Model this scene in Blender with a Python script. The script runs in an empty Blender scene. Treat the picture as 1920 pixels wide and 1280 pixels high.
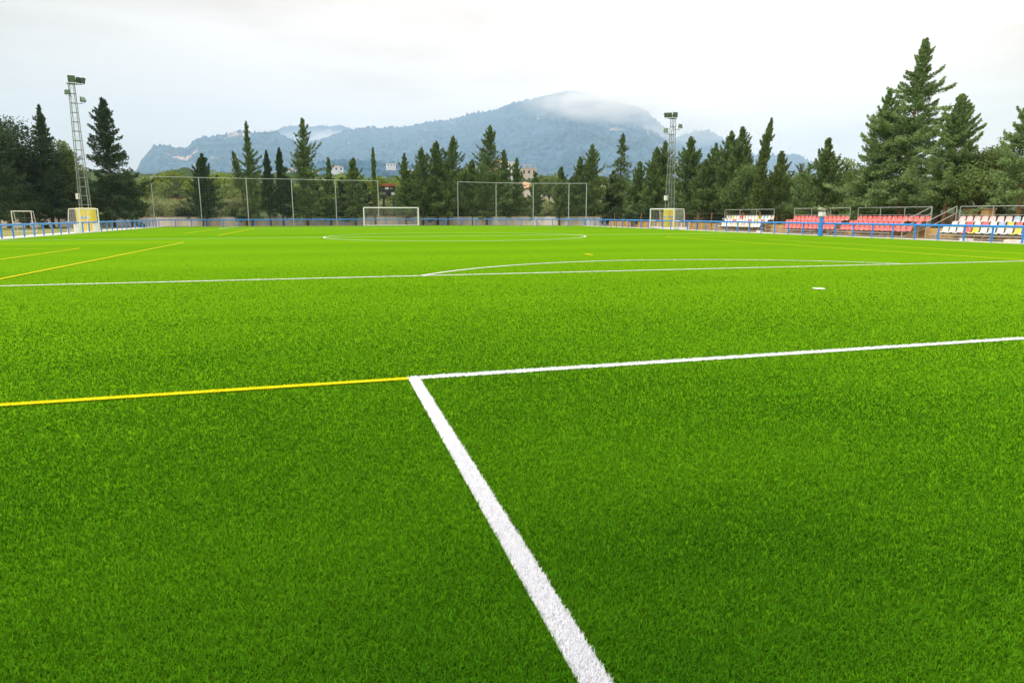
import bpy, math, random
import numpy as np
from mathutils import Vector, Matrix
random.seed(7); RNG = np.random.default_rng(11)
sc = bpy.context.scene
C = sc.collection

# ------------------------------------------------------------------ camera
CX, CY, CH = -9.8988, -0.6998, 1.5124
YAW, PITCH, ROLL, FPX, PL = 0.276135, 0.184830, -0.000988, 1271.42, 95.2
cp, sp = math.cos(PITCH), math.sin(PITCH)
FWD = Vector((math.sin(YAW)*cp, math.cos(YAW)*cp, -sp))
r0 = Vector((math.cos(YAW), -math.sin(YAW), 0)); u0 = r0.cross(FWD)
RGT = r0*math.cos(ROLL) + u0*math.sin(ROLL)
UPV = -r0*math.sin(ROLL) + u0*math.cos(ROLL)
CAM = Vector((CX, CY, CH))
cd = bpy.data.cameras.new('camera'); cam = bpy.data.objects.new('camera', cd); C.objects.link(cam)
cam.matrix_world = Matrix(((RGT.x, UPV.x, -FWD.x, CX), (RGT.y, UPV.y, -FWD.y, CY), (RGT.z, UPV.z, -FWD.z, CH), (0, 0, 0, 1)))
cd.sensor_width = 36; cd.lens = 36*FPX/1920; cd.clip_start = 0.05; cd.clip_end = 20000
sc.camera = cam

def ray(px, py): return FWD*FPX + RGT*(px-960) + UPV*(640-py)
def on_ground(px, py, z=0):
    d = ray(px, py); return CAM + d*((z-CH)/d.z)
def on_y(px, py, Y):
    d = ray(px, py); return CAM + d*((Y-CY)/d.y)
def on_x(px, py, X):
    d = ray(px, py); return CAM + d*((X-CX)/d.x)

# ------------------------------------------------------------------ light
SUN_EL, SUN_AZ = math.radians(46), math.radians(-108)      # azimuth clockwise from +Y
world = bpy.data.worlds.new('World'); sc.world = world; world.use_nodes = True
wn = world.node_tree; wn.nodes.clear()
def N(t, ty, **k):
    n = t.nodes.new(ty)
    for a, b in k.items(): setattr(n, a, b)
    return n
wo = N(wn, 'ShaderNodeOutputWorld'); wb = N(wn, 'ShaderNodeBackground'); wb.inputs['Strength'].default_value = 0.1
sky = N(wn, 'ShaderNodeTexSky', sky_type='NISHITA', sun_disc=False, sun_elevation=SUN_EL, sun_rotation=SUN_AZ, dust_density=2.0)
tc = N(wn, 'ShaderNodeTexCoord')
mp = N(wn, 'ShaderNodeMapping'); mp.inputs['Scale'].default_value = (1.0, 1.0, 4.5)
n1 = N(wn, 'ShaderNodeTexNoise'); n1.inputs['Scale'].default_value = 1.6; n1.inputs['Detail'].default_value = 6; n1.inputs['Roughness'].default_value = 0.55
cr = N(wn, 'ShaderNodeValToRGB'); cr.color_ramp.elements[0].position = 0.36; cr.color_ramp.elements[1].position = 0.62
cr.color_ramp.elements[0].color = (0.82, 0.645, 0.49, 1); cr.color_ramp.elements[1].color = (1.22, 1.08, 0.95, 1)
# the cloud deck is thinner, so brighter, on one side of the sky
dt = N(wn, 'ShaderNodeVectorMath', operation='DOT_PRODUCT'); dt.inputs[1].default_value = (0.88, 0.36, 0.30)
rg = N(wn, 'ShaderNodeMapRange'); rg.inputs['From Min'].default_value = -0.1; rg.inputs['From Max'].default_value = 0.75
rg.inputs['To Min'].default_value = 5.3; rg.inputs['To Max'].default_value = 11.5
ml = N(wn, 'ShaderNodeVectorMath', operation='SCALE')
mx = N(wn, 'ShaderNodeMix', data_type='RGBA'); mx.inputs[0].default_value = 0.94
L = wn.links.new
L(tc.outputs['Generated'], mp.inputs['Vector']); L(mp.outputs[0], n1.inputs['Vector']); L(n1.outputs['Fac'], cr.inputs[0])
L(tc.outputs['Generated'], dt.inputs[0]); L(dt.outputs['Value'], rg.inputs['Value'])
sz = N(wn, 'ShaderNodeSeparateXYZ'); rz_ = N(wn, 'ShaderNodeMapRange', interpolation_type='SMOOTHSTEP'); rz_.inputs['From Min'].default_value = 0.25; rz_.inputs['From Max'].default_value = 1.0
rz_.inputs['To Min'].default_value = 1.0; rz_.inputs['To Max'].default_value = 2.4      # an overcast sky is brightest overhead
mz = N(wn, 'ShaderNodeMath', operation='MULTIPLY'); L(tc.outputs['Generated'], sz.inputs[0]); L(sz.outputs[2], rz_.inputs['Value']); L(rg.outputs[0], mz.inputs[0]); L(rz_.outputs[0], mz.inputs[1])
L(cr.outputs[0], ml.inputs[0]); L(mz.outputs[0], ml.inputs['Scale'])
L(sky.outputs[0], mx.inputs[6]); L(ml.outputs[0], mx.inputs[7]); L(mx.outputs[2], wb.inputs['Color']); L(wb.outputs[0], wo.inputs[0])
sd = bpy.data.lights.new('sun', 'SUN'); sd.energy = 2.0; sd.angle = math.radians(11); sd.color = (1.0, 0.97, 0.92)
so = bpy.data.objects.new('sun', sd); C.objects.link(so)
sv = Vector((math.sin(SUN_AZ)*math.cos(SUN_EL), math.cos(SUN_AZ)*math.cos(SUN_EL), math.sin(SUN_EL)))
so.rotation_euler = sv.to_track_quat('Z', 'Y').to_euler(); so.location = (0, 0, 60)
vs = sc.view_settings; vs.view_transform = 'Standard'; vs.look = 'None'; vs.exposure = 0.46; vs.gamma = 1; vs.use_curve_mapping = False
sc.render.engine = 'CYCLES'
cy = sc.cycles; cy.max_bounces = 12; cy.diffuse_bounces = 3; cy.glossy_bounces = 2; cy.transmission_bounces = 3; cy.volume_bounces = 12
cy.transparent_max_bounces = 8; cy.use_denoising = True; cy.volume_step_rate = 1.0; cy.volume_max_steps = 64

# ------------------------------------------------------------------ materials
def mat(name, col, rough=0.6, metal=0.0, var=0.0, vscale=4.0, spec=0.5, bump=0.0, bscale=20.0, col2=None, stretch=(1, 1, 1), trans=0.0, attr=None, detail=5, coords='Object'):
    m = bpy.data.materials.new(name); m.use_nodes = True
    t = m.node_tree; b = t.nodes['Principled BSDF']; l = t.links.new
    b.inputs['Roughness'].default_value = rough; b.inputs['Metallic'].default_value = metal
    b.inputs['Specular IOR Level'].default_value = spec
    b.inputs['Base Color'].default_value = (*col, 1)
    out = None
    tco = N(t, 'ShaderNodeTexCoord')
    mpp = N(t, 'ShaderNodeMapping'); mpp.inputs['Scale'].default_value = stretch
    if coords == 'World':
        g = N(t, 'ShaderNodeNewGeometry'); l(g.outputs['Position'], mpp.inputs[0])
    else: l(tco.outputs[coords], mpp.inputs[0])
    if col2 is None: col2 = tuple(max(0, c*(1-var)) for c in col)
    if var or col2 != col:
        ns = N(t, 'ShaderNodeTexNoise'); ns.inputs['Scale'].default_value = vscale; ns.inputs['Detail'].default_value = detail
        l(mpp.outputs[0], ns.inputs['Vector'])
        mr = N(t, 'ShaderNodeMapRange'); mr.inputs['From Min'].default_value = 0.33; mr.inputs['From Max'].default_value = 0.67
        l(ns.outputs['Fac'], mr.inputs['Value'])
        mm = N(t, 'ShaderNodeMix', data_type='RGBA'); l(mr.outputs[0], mm.inputs[0])
        mm.inputs[6].default_value = (*col2, 1); mm.inputs[7].default_value = (*col, 1); out = mm.outputs[2]
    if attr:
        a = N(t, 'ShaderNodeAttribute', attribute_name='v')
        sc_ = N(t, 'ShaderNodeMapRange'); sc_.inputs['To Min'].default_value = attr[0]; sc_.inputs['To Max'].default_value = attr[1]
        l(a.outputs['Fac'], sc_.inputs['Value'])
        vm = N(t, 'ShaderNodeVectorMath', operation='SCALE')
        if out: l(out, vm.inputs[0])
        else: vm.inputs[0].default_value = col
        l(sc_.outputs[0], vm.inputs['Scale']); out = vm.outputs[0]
    if out: l(out, b.inputs['Base Color'])
    if bump:
        nb = N(t, 'ShaderNodeTexNoise'); nb.inputs['Scale'].default_value = bscale; nb.inputs['Detail'].default_value = 4
        bp = N(t, 'ShaderNodeBump'); bp.inputs['Strength'].default_value = bump; bp.inputs['Distance'].default_value = 0.02
        l(mpp.outputs[0], nb.inputs['Vector']); l(nb.outputs['Fac'], bp.inputs['Height']); l(bp.outputs[0], b.inputs['Normal'])
    if trans:
        tr = N(t, 'ShaderNodeBsdfTranslucent'); ms = N(t, 'ShaderNodeMixShader'); ms.inputs[0].default_value = trans
        if out: l(out, tr.inputs[0])
        else: tr.inputs[0].default_value = (*col, 1)
        l(b.outputs[0], ms.inputs[1]); l(tr.outputs[0], ms.inputs[2]); l(ms.outputs[0], t.nodes['Material Output'].inputs[0])
    return m
M = {}
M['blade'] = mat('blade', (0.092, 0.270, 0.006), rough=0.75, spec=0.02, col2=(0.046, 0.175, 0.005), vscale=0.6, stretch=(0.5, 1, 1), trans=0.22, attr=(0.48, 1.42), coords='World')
M['blade_white'] = mat('blade_white', (0.86, 0.89, 0.95), rough=0.5, spec=0.2, trans=0.25, attr=(0.9, 1.08))
M['blade_yellow'] = mat('blade_yellow', (0.80, 0.72, 0.004), rough=0.6, spec=0.05, trans=0.25, attr=(0.8, 1.15))
M['turf'] = mat('turf', (0.128, 0.285, 0.005), rough=0.95, spec=0.0, col2=(0.093, 0.238, 0.004), vscale=0.16, stretch=(0.12, 1, 1), coords='World')
M['turf_root'] = mat('turf_root', (0.10, 0.24, 0.008), rough=0.9, spec=0.05, var=0.4, vscale=30, coords='World')
M['line_white'] = mat('line_white', (0.80, 0.82, 0.80), rough=0.8, spec=0.1, var=0.1)
M['line_yellow'] = mat('line_yellow', (0.66, 0.62, 0.008), rough=0.9, spec=0.1, var=0.15)
M['blue'] = mat('blue', (0.03, 0.27, 0.85), rough=0.28, spec=0.5, var=0.12, vscale=2)
M['galv'] = mat('galv', (0.25, 0.29, 0.265), rough=0.55, metal=0.0, var=0.25, vscale=6)
M['galv_pole'] = mat('galv_pole', (0.44, 0.49, 0.48), rough=0.5, var=0.12, vscale=6)
M['galv_dark'] = mat('galv_dark', (0.24, 0.28, 0.26), rough=0.55, metal=0.3, var=0.25, vscale=6)
M['white'] = mat('white', (0.82, 0.83, 0.84), rough=0.4, var=0.06, vscale=5)
M['net'] = mat('net', (0.75, 0.76, 0.74), rough=0.7, var=0.05)
M['wall'] = mat('wall', (0.90, 0.86, 0.82), rough=0.85, col2=(0.62, 0.58, 0.52), vscale=0.9, stretch=(1, 1, .35), bump=0.3, bscale=8, detail=8)
M['coping'] = mat('coping', (0.36, 0.26, 0.18), rough=0.85, var=0.35, vscale=2)
M['ochre'] = mat('ochre', (0.60, 0.40, 0.14), rough=0.9, col2=(0.40, 0.22, 0.08), vscale=1.2, bump=0.3, bscale=6)
M['tanwall'] = mat('tanwall', (0.50, 0.37, 0.24), rough=0.9, col2=(0.34, 0.22, 0.13), vscale=1.5)
M['concrete'] = mat('concrete', (0.78, 0.74, 0.68), rough=0.85, col2=(0.6, 0.56, 0.5), vscale=2.5, bump=0.2)
M['dirt'] = mat('dirt', (0.33, 0.26, 0.14), rough=0.95, col2=(0.20, 0.19, 0.07), vscale=0.25, bump=0.3, bscale=3, coords='World')
M['roughgrass'] = mat('roughgrass', (0.16, 0.19, 0.03), rough=0.95, col2=(0.25, 0.22, 0.08), vscale=0.4, coords='World')
M['yellow'] = mat('yellow', (0.80, 0.66, 0.008), rough=0.55, col2=(0.66, 0.50, 0.008), vscale=5)
M['decal'] = mat('decal', (0.62, 0.74, 0.82), rough=0.6)
M['decal_blue'] = mat('decal_blue', (0.03, 0.2, 0.48), rough=0.6)
M['glass'] = mat('glass', (0.10, 0.20, 0.11), rough=0.15, metal=0.2, var=0.3, vscale=9)
M['housing'] = mat('housing', (0.03, 0.07, 0.06), rough=0.45, var=0.2)
M['housing_grey'] = mat('housing_grey', (0.16, 0.20, 0.17), rough=0.45, var=0.2)
M['bark'] = mat('bark', (0.16, 0.10, 0.065), rough=0.95, var=0.5, vscale=6, stretch=(1, 1, .2), bump=0.5, bscale=12)
M['bark_warm'] = mat('bark_warm', (0.34, 0.17, 0.08), rough=0.95, var=0.45, vscale=6, stretch=(1, 1, .2), bump=0.5, bscale=12)
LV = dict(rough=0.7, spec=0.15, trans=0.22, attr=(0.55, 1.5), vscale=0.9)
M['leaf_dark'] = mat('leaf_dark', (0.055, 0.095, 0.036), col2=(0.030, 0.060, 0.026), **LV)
M['leaf_fir'] = mat('leaf_fir', (0.150, 0.220, 0.066), col2=(0.084, 0.135, 0.044), **LV)
M['leaf_warm'] = mat('leaf_warm', (0.240, 0.340, 0.125), col2=(0.130, 0.200, 0.075), **LV)
M['leaf_cyp'] = mat('leaf_cyp', (0.150, 0.210, 0.050), col2=(0.085, 0.130, 0.040), **LV)
M['leaf_pine'] = mat('leaf_pine', (0.26, 0.34, 0.050), col2=(0.16, 0.235, 0.040), **LV)
M['leaf_mid'] = mat('leaf_mid', (0.20, 0.27, 0.075), col2=(0.12, 0.18, 0.055), **LV)
M['leaf_olive'] = mat('leaf_olive', (0.34, 0.39, 0.18), col2=(0.21, 0.26, 0.115), **LV)
M['leaf_palm'] = mat('leaf_palm', (0.14, 0.20, 0.08), col2=(0.09, 0.14, 0.05), **LV)
M['fruit'] = mat('fruit', (0.62, 0.16, 0.015), rough=0.6, var=0.4, vscale=8)
M['black'] = mat('black', (0.02, 0.022, 0.025), rough=0.5, var=0.3)
M['roofblue'] = mat('roofblue', (0.03, 0.28, 0.42), rough=0.45, var=0.2)
M['board'] = mat('board', (0.025, 0.032, 0.05), rough=0.5, var=0.2)
M['boardred'] = mat('boardred', (0.50, 0.13, 0.07), rough=0.6, var=0.2)
M['terracotta'] = mat('terracotta', (0.45, 0.24, 0.12), rough=0.9, col2=(0.55, 0.36, 0.20), vscale=3, stretch=(4, 1, 1))
M['render_white'] = mat('render_white', (0.76, 0.76, 0.76), rough=0.9, var=0.12, vscale=1)
M['render_cream'] = mat('render_cream', (0.66, 0.58, 0.48), rough=0.9, var=0.12, vscale=1)
M['render_pink'] = mat('render_pink', (0.60, 0.42, 0.34), rough=0.9, var=0.12, vscale=1)
M['window'] = mat('window', (0.05, 0.07, 0.09), rough=0.2, var=0.2)
M['plank'] = mat('plank', (0.50, 0.50, 0.47), rough=0.6, metal=0.2, var=0.2, vscale=3)
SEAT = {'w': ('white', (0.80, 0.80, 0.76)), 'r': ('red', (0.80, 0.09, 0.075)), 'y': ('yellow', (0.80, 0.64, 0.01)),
        'b': ('pale blue', (0.42, 0.52, 0.68)), 'p': ('pale pink', (0.80, 0.56, 0.55)), 'o': ('pale peach', (0.80, 0.52, 0.36)), 'c': ('pale cyan', (0.55, 0.74, 0.74))}
for k, (n_, c_) in SEAT.items(): M['seat_'+k] = mat('seat_'+n_.replace(' ', '_'), tuple(q_*.72+.24 for q_ in c_), rough=0.25, spec=0.7, col2=c_, vscale=5, coords='World')   # paler patches: glare on the seats put into the plastic's colour

# ------------------------------------------------------------------ mesh helpers
class MB:
    def __init__(s): s.v = []; s.f = []
    def add(s, vs_, fs): o = len(s.v); s.v += [tuple(v) for v in vs_]; s.f += [tuple(i+o for i in f) for f in fs]; return s
    def box(s, c, d, rot=None):
        hx, hy, hz = d[0]/2, d[1]/2, d[2]/2
        P = [Vector((x*hx, y*hy, z*hz)) for z in (-1, 1) for x, y in ((-1, -1), (1, -1), (1, 1), (-1, 1))]
        if rot is not None: P = [rot @ q for q in P]
        return s.add([q+Vector(c) for q in P], [(3, 2, 1, 0), (4, 5, 6, 7), (0, 1, 5, 4), (1, 2, 6, 5), (2, 3, 7, 6), (3, 0, 4, 7)])
    def bar(s, a, b, r, n=6, r2=None, caps=True):
        a, b = Vector(a), Vector(b); d = (b-a)
        if d.length < 1e-6: return s
        r2 = r if r2 is None else r2
        q = d.to_track_quat('Z', 'Y'); P = []
        for p_, rr in ((a, r), (b, r2)):
            for i in range(n):
                t = 2*math.pi*(i+.5)/n; P.append(p_ + q @ Vector((math.cos(t)*rr, math.sin(t)*rr, 0)))
        F = [(i, (i+1) % n, n+(i+1) % n, n+i) for i in range(n)]
        if caps: F += [tuple(range(n-1, -1, -1)), tuple(range(n, 2*n))]
        return s.add(P, F)
    def path(s, pts, r, n=8):
        for i in range(len(pts)-1): s.bar(pts[i], pts[i+1], r[i] if isinstance(r, (list, tuple)) else r, n, r[i+1] if isinstance(r, (list, tuple)) else None)
        return s
    def build(s, name, m, parent=None, loc=None, bevel=0, smooth=False):
        me = bpy.data.meshes.new(name); me.from_pydata(s.v, [], s.f); me.materials.append(m if not isinstance(m, str) else M[m]); me.update()
        o = bpy.data.objects.new(name, me); C.objects.link(o)
        if smooth:
            for p_ in me.polygons: p_.use_smooth = True
        if parent: o.parent = parent
        if loc: o.location = loc
        if bevel:
            b = o.modifiers.new('bevel', 'BEVEL'); b.width = bevel; b.segments = 2
        return o
def np_mesh(name, V, F, m, parent=None, attr=None, smooth=False, tri_tail=None):
    """V (n,3), F (k,c) int arrays -> one object"""
    me = bpy.data.meshes.new(name)
    V = np.ascontiguousarray(V, dtype=np.float32)
    fl = [np.asarray(F, dtype=np.int32)] + ([np.asarray(tri_tail, dtype=np.int32)] if tri_tail is not None and len(tri_tail) else [])
    me.vertices.add(len(V)); me.vertices.foreach_set('co', V.ravel())
    nl = sum(f.size for f in fl); me.loops.add(nl)
    me.loops.foreach_set('vertex_index', np.concatenate([f.ravel() for f in fl]))
    me.polygons.add(sum(len(f) for f in fl))
    st = []; off = 0
    for f in fl: st.append(off + np.arange(len(f))*f.shape[1]); off += f.size
    me.polygons.foreach_set('loop_start', np.concatenate(st).astype(np.int32))
    me.update(calc_edges=True)
    if smooth: me.polygons.foreach_set('use_smooth', np.ones(len(me.polygons), dtype=bool))
    if attr is not None:
        a = me.attributes.new('v', 'FLOAT', 'POINT'); a.data.foreach_set('value', np.asarray(attr, dtype=np.float32))
    me.materials.append(M[m] if isinstance(m, str) else m)
    o = bpy.data.objects.new(name, me); C.objects.link(o)
    if parent: o.parent = parent
    return o
def empty(name, loc, rz=0):
    o = bpy.data.objects.new(name, None); C.objects.link(o); o.location = loc; o.rotation_euler = (0, 0, rz); o.empty_display_size = .2; return o
def tag(o, label=None, cat=None, group=None, kind=None):
    if label: o['label'] = label
    if cat: o['category'] = cat
    if group: o['group'] = group
    if kind: o['kind'] = kind
    return o
def struct(o, label=None, cat=None, kind='structure'):
    return tag(o, label, cat, None, kind)
def hash2(ix, iy, seed):
    n = (ix.astype(np.int64)*374761393 + iy.astype(np.int64)*668265263 + seed*1442695041) & 0xFFFFFFFF
    n = ((n ^ (n >> 13))*1274126177) & 0xFFFFFFFF; n = n ^ (n >> 16); return (n & 0xFFFFFF)/float(0xFFFFFF)
def vnoise(x, y, seed=0):
    ix, iy = np.floor(x), np.floor(y); fx, fy = x-ix, y-iy; fx = fx*fx*(3-2*fx); fy = fy*fy*(3-2*fy)
    ix = ix.astype(np.int64); iy = iy.astype(np.int64)
    a, b, c, d = hash2(ix, iy, seed), hash2(ix+1, iy, seed), hash2(ix, iy+1, seed), hash2(ix+1, iy+1, seed)
    return (a*(1-fx)+b*fx)*(1-fy) + (c*(1-fx)+d*fx)*fy
def fbm(x, y, seed=0, o=4):
    s = 0; a = .5
    for i in range(o): s = s + a*vnoise(x*2**i, y*2**i, seed+i*17); a *= .5
    return s

# ------------------------------------------------------------------ terrain and ground
def terrain(x, y):
    d = np.maximum(0, y-112.0)
    fade = np.clip((620-x)/350.0, 0, 1); fade = fade*fade*(3-2*fade)
    return 21*(1-np.exp(-0.095*d*d/(d+14.0)/21))*fade
def gpoly(name, pts, z, m, label=None):
    b = MB(); b.add([(x, y, z) for x, y in pts], [tuple(range(len(pts)))]); return struct(b.build(name, m), label)
struct(MB().add([(-9000, -1500, -0.012), (10500, -1500, -0.012), (10500, 10800, -0.012), (-9000, 10800, -0.012)], [(0, 1, 2, 3)]).build('ground', 'dirt'), 'dry earth around the pitch')
TURF = [(-29.25, -9), (24.75, -9), (24.75, 87.2), (6, 96.4), (-29.25, 96.4)]
gpoly('turf_backing', TURF, 0.0, 'turf', 'bright green artificial turf of the pitch')
gpoly('grass_bank', [(-95, 40), (-31.3, 40), (-31.3, 99.9), (-95, 99.9)], -0.006, 'roughgrass', 'dull rough grass beyond the left rail')
b = MB(); b.box((-30.05, 45, 0.0), (1.5, 118, 0.05)); struct(b.build('kerb_strip', 'concrete'), 'pale concrete strip along the left edge of the pitch')
b = MB(); b.box((25.25, 39, 0.0), (0.9, 96, 0.05)); struct(b.build('kerb_strip', 'concrete'), 'pale concrete strip along the right edge of the pitch')
b = MB(); b.box((-12, 97.3, 0.0), (34.5, 1.6, 0.03)); struct(b.build('verge', 'dirt'), 'earth strip behind the far rail')

# rising wooded ground behind the far wall
def polar(name, az0, az1, naz, rs, zf, m, label, kindlab=None):
    az = np.linspace(az0, az1, naz); A, R = np.meshgrid(az, rs)
    X = CX + np.sin(A)*R; Y = CY + np.cos(A)*R; Z = zf(A, R, X, Y)
    V = np.stack([X, Y, Z], -1).reshape(-1, 3); nr = len(rs)
    i = np.arange(nr-1)[:, None]*naz + np.arange(naz-1)[None, :]; i = i.ravel()
    F = np.stack([i, i+1, i+naz+1, i+naz], -1)
    return struct(np_mesh(name, V, F, m), label)
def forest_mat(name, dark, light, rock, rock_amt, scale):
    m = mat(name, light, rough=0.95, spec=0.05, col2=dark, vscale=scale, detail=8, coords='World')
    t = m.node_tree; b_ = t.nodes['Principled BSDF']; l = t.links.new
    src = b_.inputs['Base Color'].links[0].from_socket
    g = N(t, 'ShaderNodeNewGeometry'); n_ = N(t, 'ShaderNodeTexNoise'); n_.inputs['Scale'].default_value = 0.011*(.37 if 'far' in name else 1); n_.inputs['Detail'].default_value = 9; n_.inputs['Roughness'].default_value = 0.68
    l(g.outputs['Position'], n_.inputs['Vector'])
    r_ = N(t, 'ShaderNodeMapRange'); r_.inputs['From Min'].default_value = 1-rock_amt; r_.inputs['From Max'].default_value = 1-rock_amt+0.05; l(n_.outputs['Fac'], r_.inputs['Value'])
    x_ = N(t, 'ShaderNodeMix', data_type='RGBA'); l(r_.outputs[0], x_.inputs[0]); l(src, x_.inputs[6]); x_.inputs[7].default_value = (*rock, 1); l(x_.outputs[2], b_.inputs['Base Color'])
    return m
M['forest_far'] = forest_mat('forest_far', (0.014, 0.055, 0.098), (0.066, 0.155, 0.230), (0.50, 0.40, 0.34), 0.378, 0.014)  # blue of the distant haze is mixed into the forest's own colours
M['forest_near'] = forest_mat('forest_near', (0.015, 0.035, 0.016), (0.070, 0.11, 0.045), (0.50, 0.38, 0.24), 0.36, 0.05)
def zt(A, R, X, Y):
    k = np.clip((Y-150)/80, 0, 1)
    bump = 9.0*np.maximum(0, vnoise(X/13, Y/13, 3)-.25) + 5.0*vnoise(X/5.0, Y/5.0, 5)*k
    return terrain(X, Y)-0.15 + k*bump*0.75 + np.clip((Y-420)/500, 0, 1)*10*(fbm(X/170, Y/170, 9)-.5)
polar('hillside', -0.62, 1.0, 900, np.concatenate([np.linspace(113, 330, 60), np.linspace(334, 900, 150), np.linspace(905, 2300, 90)]), zt, 'forest_near', 'green wooded rising ground beyond the far wall')
def azel(px, py):
    d = ray(px, py); return math.atan2(d.x, d.y), d.z/math.hypot(d.x, d.y)
def ridge(name, pts, rk, rfoot, seed, m, label, naz=1200, nr=240, tree=7.0, gully=0.13, pw=1.15, back=1300):
    ae = [azel(*q) for q in pts]; a_ = np.array([q[0] for q in ae]); e_ = np.array([q[1] for q in ae])
    def zf(A, R, X, Y):
        el = np.interp(A, a_, e_); zr = CH + el*rk - 9*(rk/2050.0)**.8*0.75
        s = np.clip((R-rfoot)/(rk-rfoot), 0, 1); o = np.clip((R-rk)/back, 0, 1); K = rk/2050.0; tree = 6.5*K**.8
        z = zr*(s**pw)
        g = fbm(A*rk/260/K+3, R/420/K, seed, 4)-.47
        z = z + g*gully*zr*4*s*(1-s)
        rr = np.abs(fbm(A*rk/150/K+9, R/210/K, seed+40, 4)-.47)
        z = z - (0.14-rr*1.1)*zr*1.1*s*(1-s)*min(1, gully/.13)
        z = np.where(s < 1, np.minimum(z, CH+(el*.84+.16*el*s**5)*R - 9*K**.8*.75), z)
        z = z*(1-o*o) - 30*o
        t = tree*(vnoise(X/9/K, Y/9/K, seed+5)*.6 + vnoise(X/4.2/K, Y/4.2/K, seed+6)*.6 + np.maximum(0, vnoise(X/6.5/K, Y/6.5/K, seed+7)-.74)*6)
        return z + t*np.clip(s*8, 0, 1) - 4
    mar = .03
    return polar(name, a_[0]-mar, a_[-1]+mar, naz, np.concatenate([np.linspace(rfoot, rk-170, nr), np.linspace(rk-165, rk+170, 40), np.linspace(rk+190, rk+max(back, 220), 20)]), zf, m, label)
RA = [(150, 372), (225, 345), (255, 318), (263, 301), (285, 273), (310, 270), (330, 273), (350, 276), (366, 258), (385, 255), (420, 250), (448, 244), (475, 246), (515, 245), (535, 254), (560, 264), (600, 285), (660, 315), (720, 345)]
RB = [(400, 360), (470, 320), (530, 285), (560, 268), (600, 260), (640, 247), (670, 238), (700, 237), (740, 238), (780, 232), (820, 225), (850, 222), (880, 212), (930, 205), (960, 191), (990, 186), (1030, 176), (1060, 169), (1080, 168), (1100, 172), (1112, 179), (1140, 189), (1170, 194), (1200, 200), (1222, 215), (1250, 243), (1272, 264), (1295, 276), (1330, 292), (1380, 318), (1450, 350), (1520, 380)]
RC = [(1180, 330), (1240, 268), (1280, 251), (1300, 245), (1330, 245), (1345, 250), (1362, 262), (1385, 268), (1400, 280), (1420, 290), (1470, 289), (1490, 287), (1510, 296), (1530, 308), (1545, 322), (1600, 352), (1680, 385)]
RD = [(440, 310), (480, 262), (510, 246), (540, 235), (580, 236), (600, 235), (640, 233), (662, 240), (690, 262), (740, 300)]
RE = [(430, 352), (500, 328), (560, 310), (600, 298), (640, 292), (700, 297), (760, 303), (850, 318), (1000, 330), (1150, 340), (1250, 350), (1330, 362)]
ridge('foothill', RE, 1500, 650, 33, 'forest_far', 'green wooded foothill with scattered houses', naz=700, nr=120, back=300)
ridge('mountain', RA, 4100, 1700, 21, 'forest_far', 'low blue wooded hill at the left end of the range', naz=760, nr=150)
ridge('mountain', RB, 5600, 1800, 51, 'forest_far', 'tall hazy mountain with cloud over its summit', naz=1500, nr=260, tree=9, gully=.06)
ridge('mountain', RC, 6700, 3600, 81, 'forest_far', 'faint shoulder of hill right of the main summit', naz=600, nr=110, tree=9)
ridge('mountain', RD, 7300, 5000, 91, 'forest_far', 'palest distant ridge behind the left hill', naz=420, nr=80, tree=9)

# ------------------------------------------------------------------ markings and turf blades
LW = 0.105
def rect_line(x0, y0, x1, y1, w=LW):
    """inside test + sheet for a straight line of width w"""
    a = np.array([x0, y0]); d = np.array([x1-x0, y1-y0]); Ln = np.hypot(*d); d = d/Ln; n = np.array([-d[1], d[0]])
    def inside(x, y): u = (x-a[0])*d[0]+(y-a[1])*d[1]; v = (x-a[0])*n[0]+(y-a[1])*n[1]; return (u >= 0) & (u <= Ln) & (np.abs(v) <= w/2)
    def sheet(z):
        k = max(1, int(Ln/4)); V = []; F = []
        for i in range(k+1):
            c = a+d*Ln*i/k; V += [(*(c-n*w/2), z), (*(c+n*w/2), z)]
            if i: j = 2*i; F.append((j-2, j, j+1, j-1))
        return V, F
    return inside, sheet
def arc_line(cx, cy_, r, t0, t1, w=LW):
    def inside(x, y):
        R_ = np.hypot(x-cx, y-cy_); t = np.arctan2(y-cy_, x-cx); t = np.where(t < t0-1e-9, t+2*np.pi, t); return (np.abs(R_-r) <= w/2) & (t <= t1)
    def sheet(z):
        k = 72; V = []; F = []
        for i in range(k+1):
            t = t0+(t1-t0)*i/k; c, s = math.cos(t), math.sin(t)
            V += [(cx+(r+w/2)*c, cy_+(r+w/2)*s, z), (cx+(r-w/2)*c, cy_+(r-w/2)*s, z)]
            if i: j = 2*i; F.append((j-2, j, j+1, j-1))
        return V, F
    return inside, sheet
def disc(cx, cy_, r, ry=None):
    ry = ry or r
    def inside(x, y): return ((x-cx)/r)**2 + ((y-cy_)/ry)**2 <= 1
    def sheet(z): return [(cx+r*math.cos(t*math.pi/10), cy_+ry*math.sin(t*math.pi/10), z) for t in range(20)], [tuple(range(20))]
    return inside, sheet
mark = []
def marking(name, shp, white, label, hi=0): mark.append((name, shp, white, label, hi))
marking('goal_area_line', rect_line(-9.10, -1.2, -9.10, 5.555, 0.105), 1, 'thick white line running from the camera to the goal area corner')
marking('goal_area_line', rect_line(-9.148, 5.50, 9.16, 5.50), 1, 'white goal area line running right from the corner')
marking('penalty_area_line', rect_line(-20.2, 16.45, 20.2, 16.05), 1, 'long white penalty area line across the whole picture')
marking('penalty_arc', arc_line(0.0, 11.0, 9.15, math.asin(5.32/9.15), math.pi-math.asin(5.36/9.15)), 1, 'white penalty arc bulging beyond the penalty area line')
marking('penalty_spot', disc(0, 11, 0.12, 0.14), 1, 'small white penalty spot')
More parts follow.
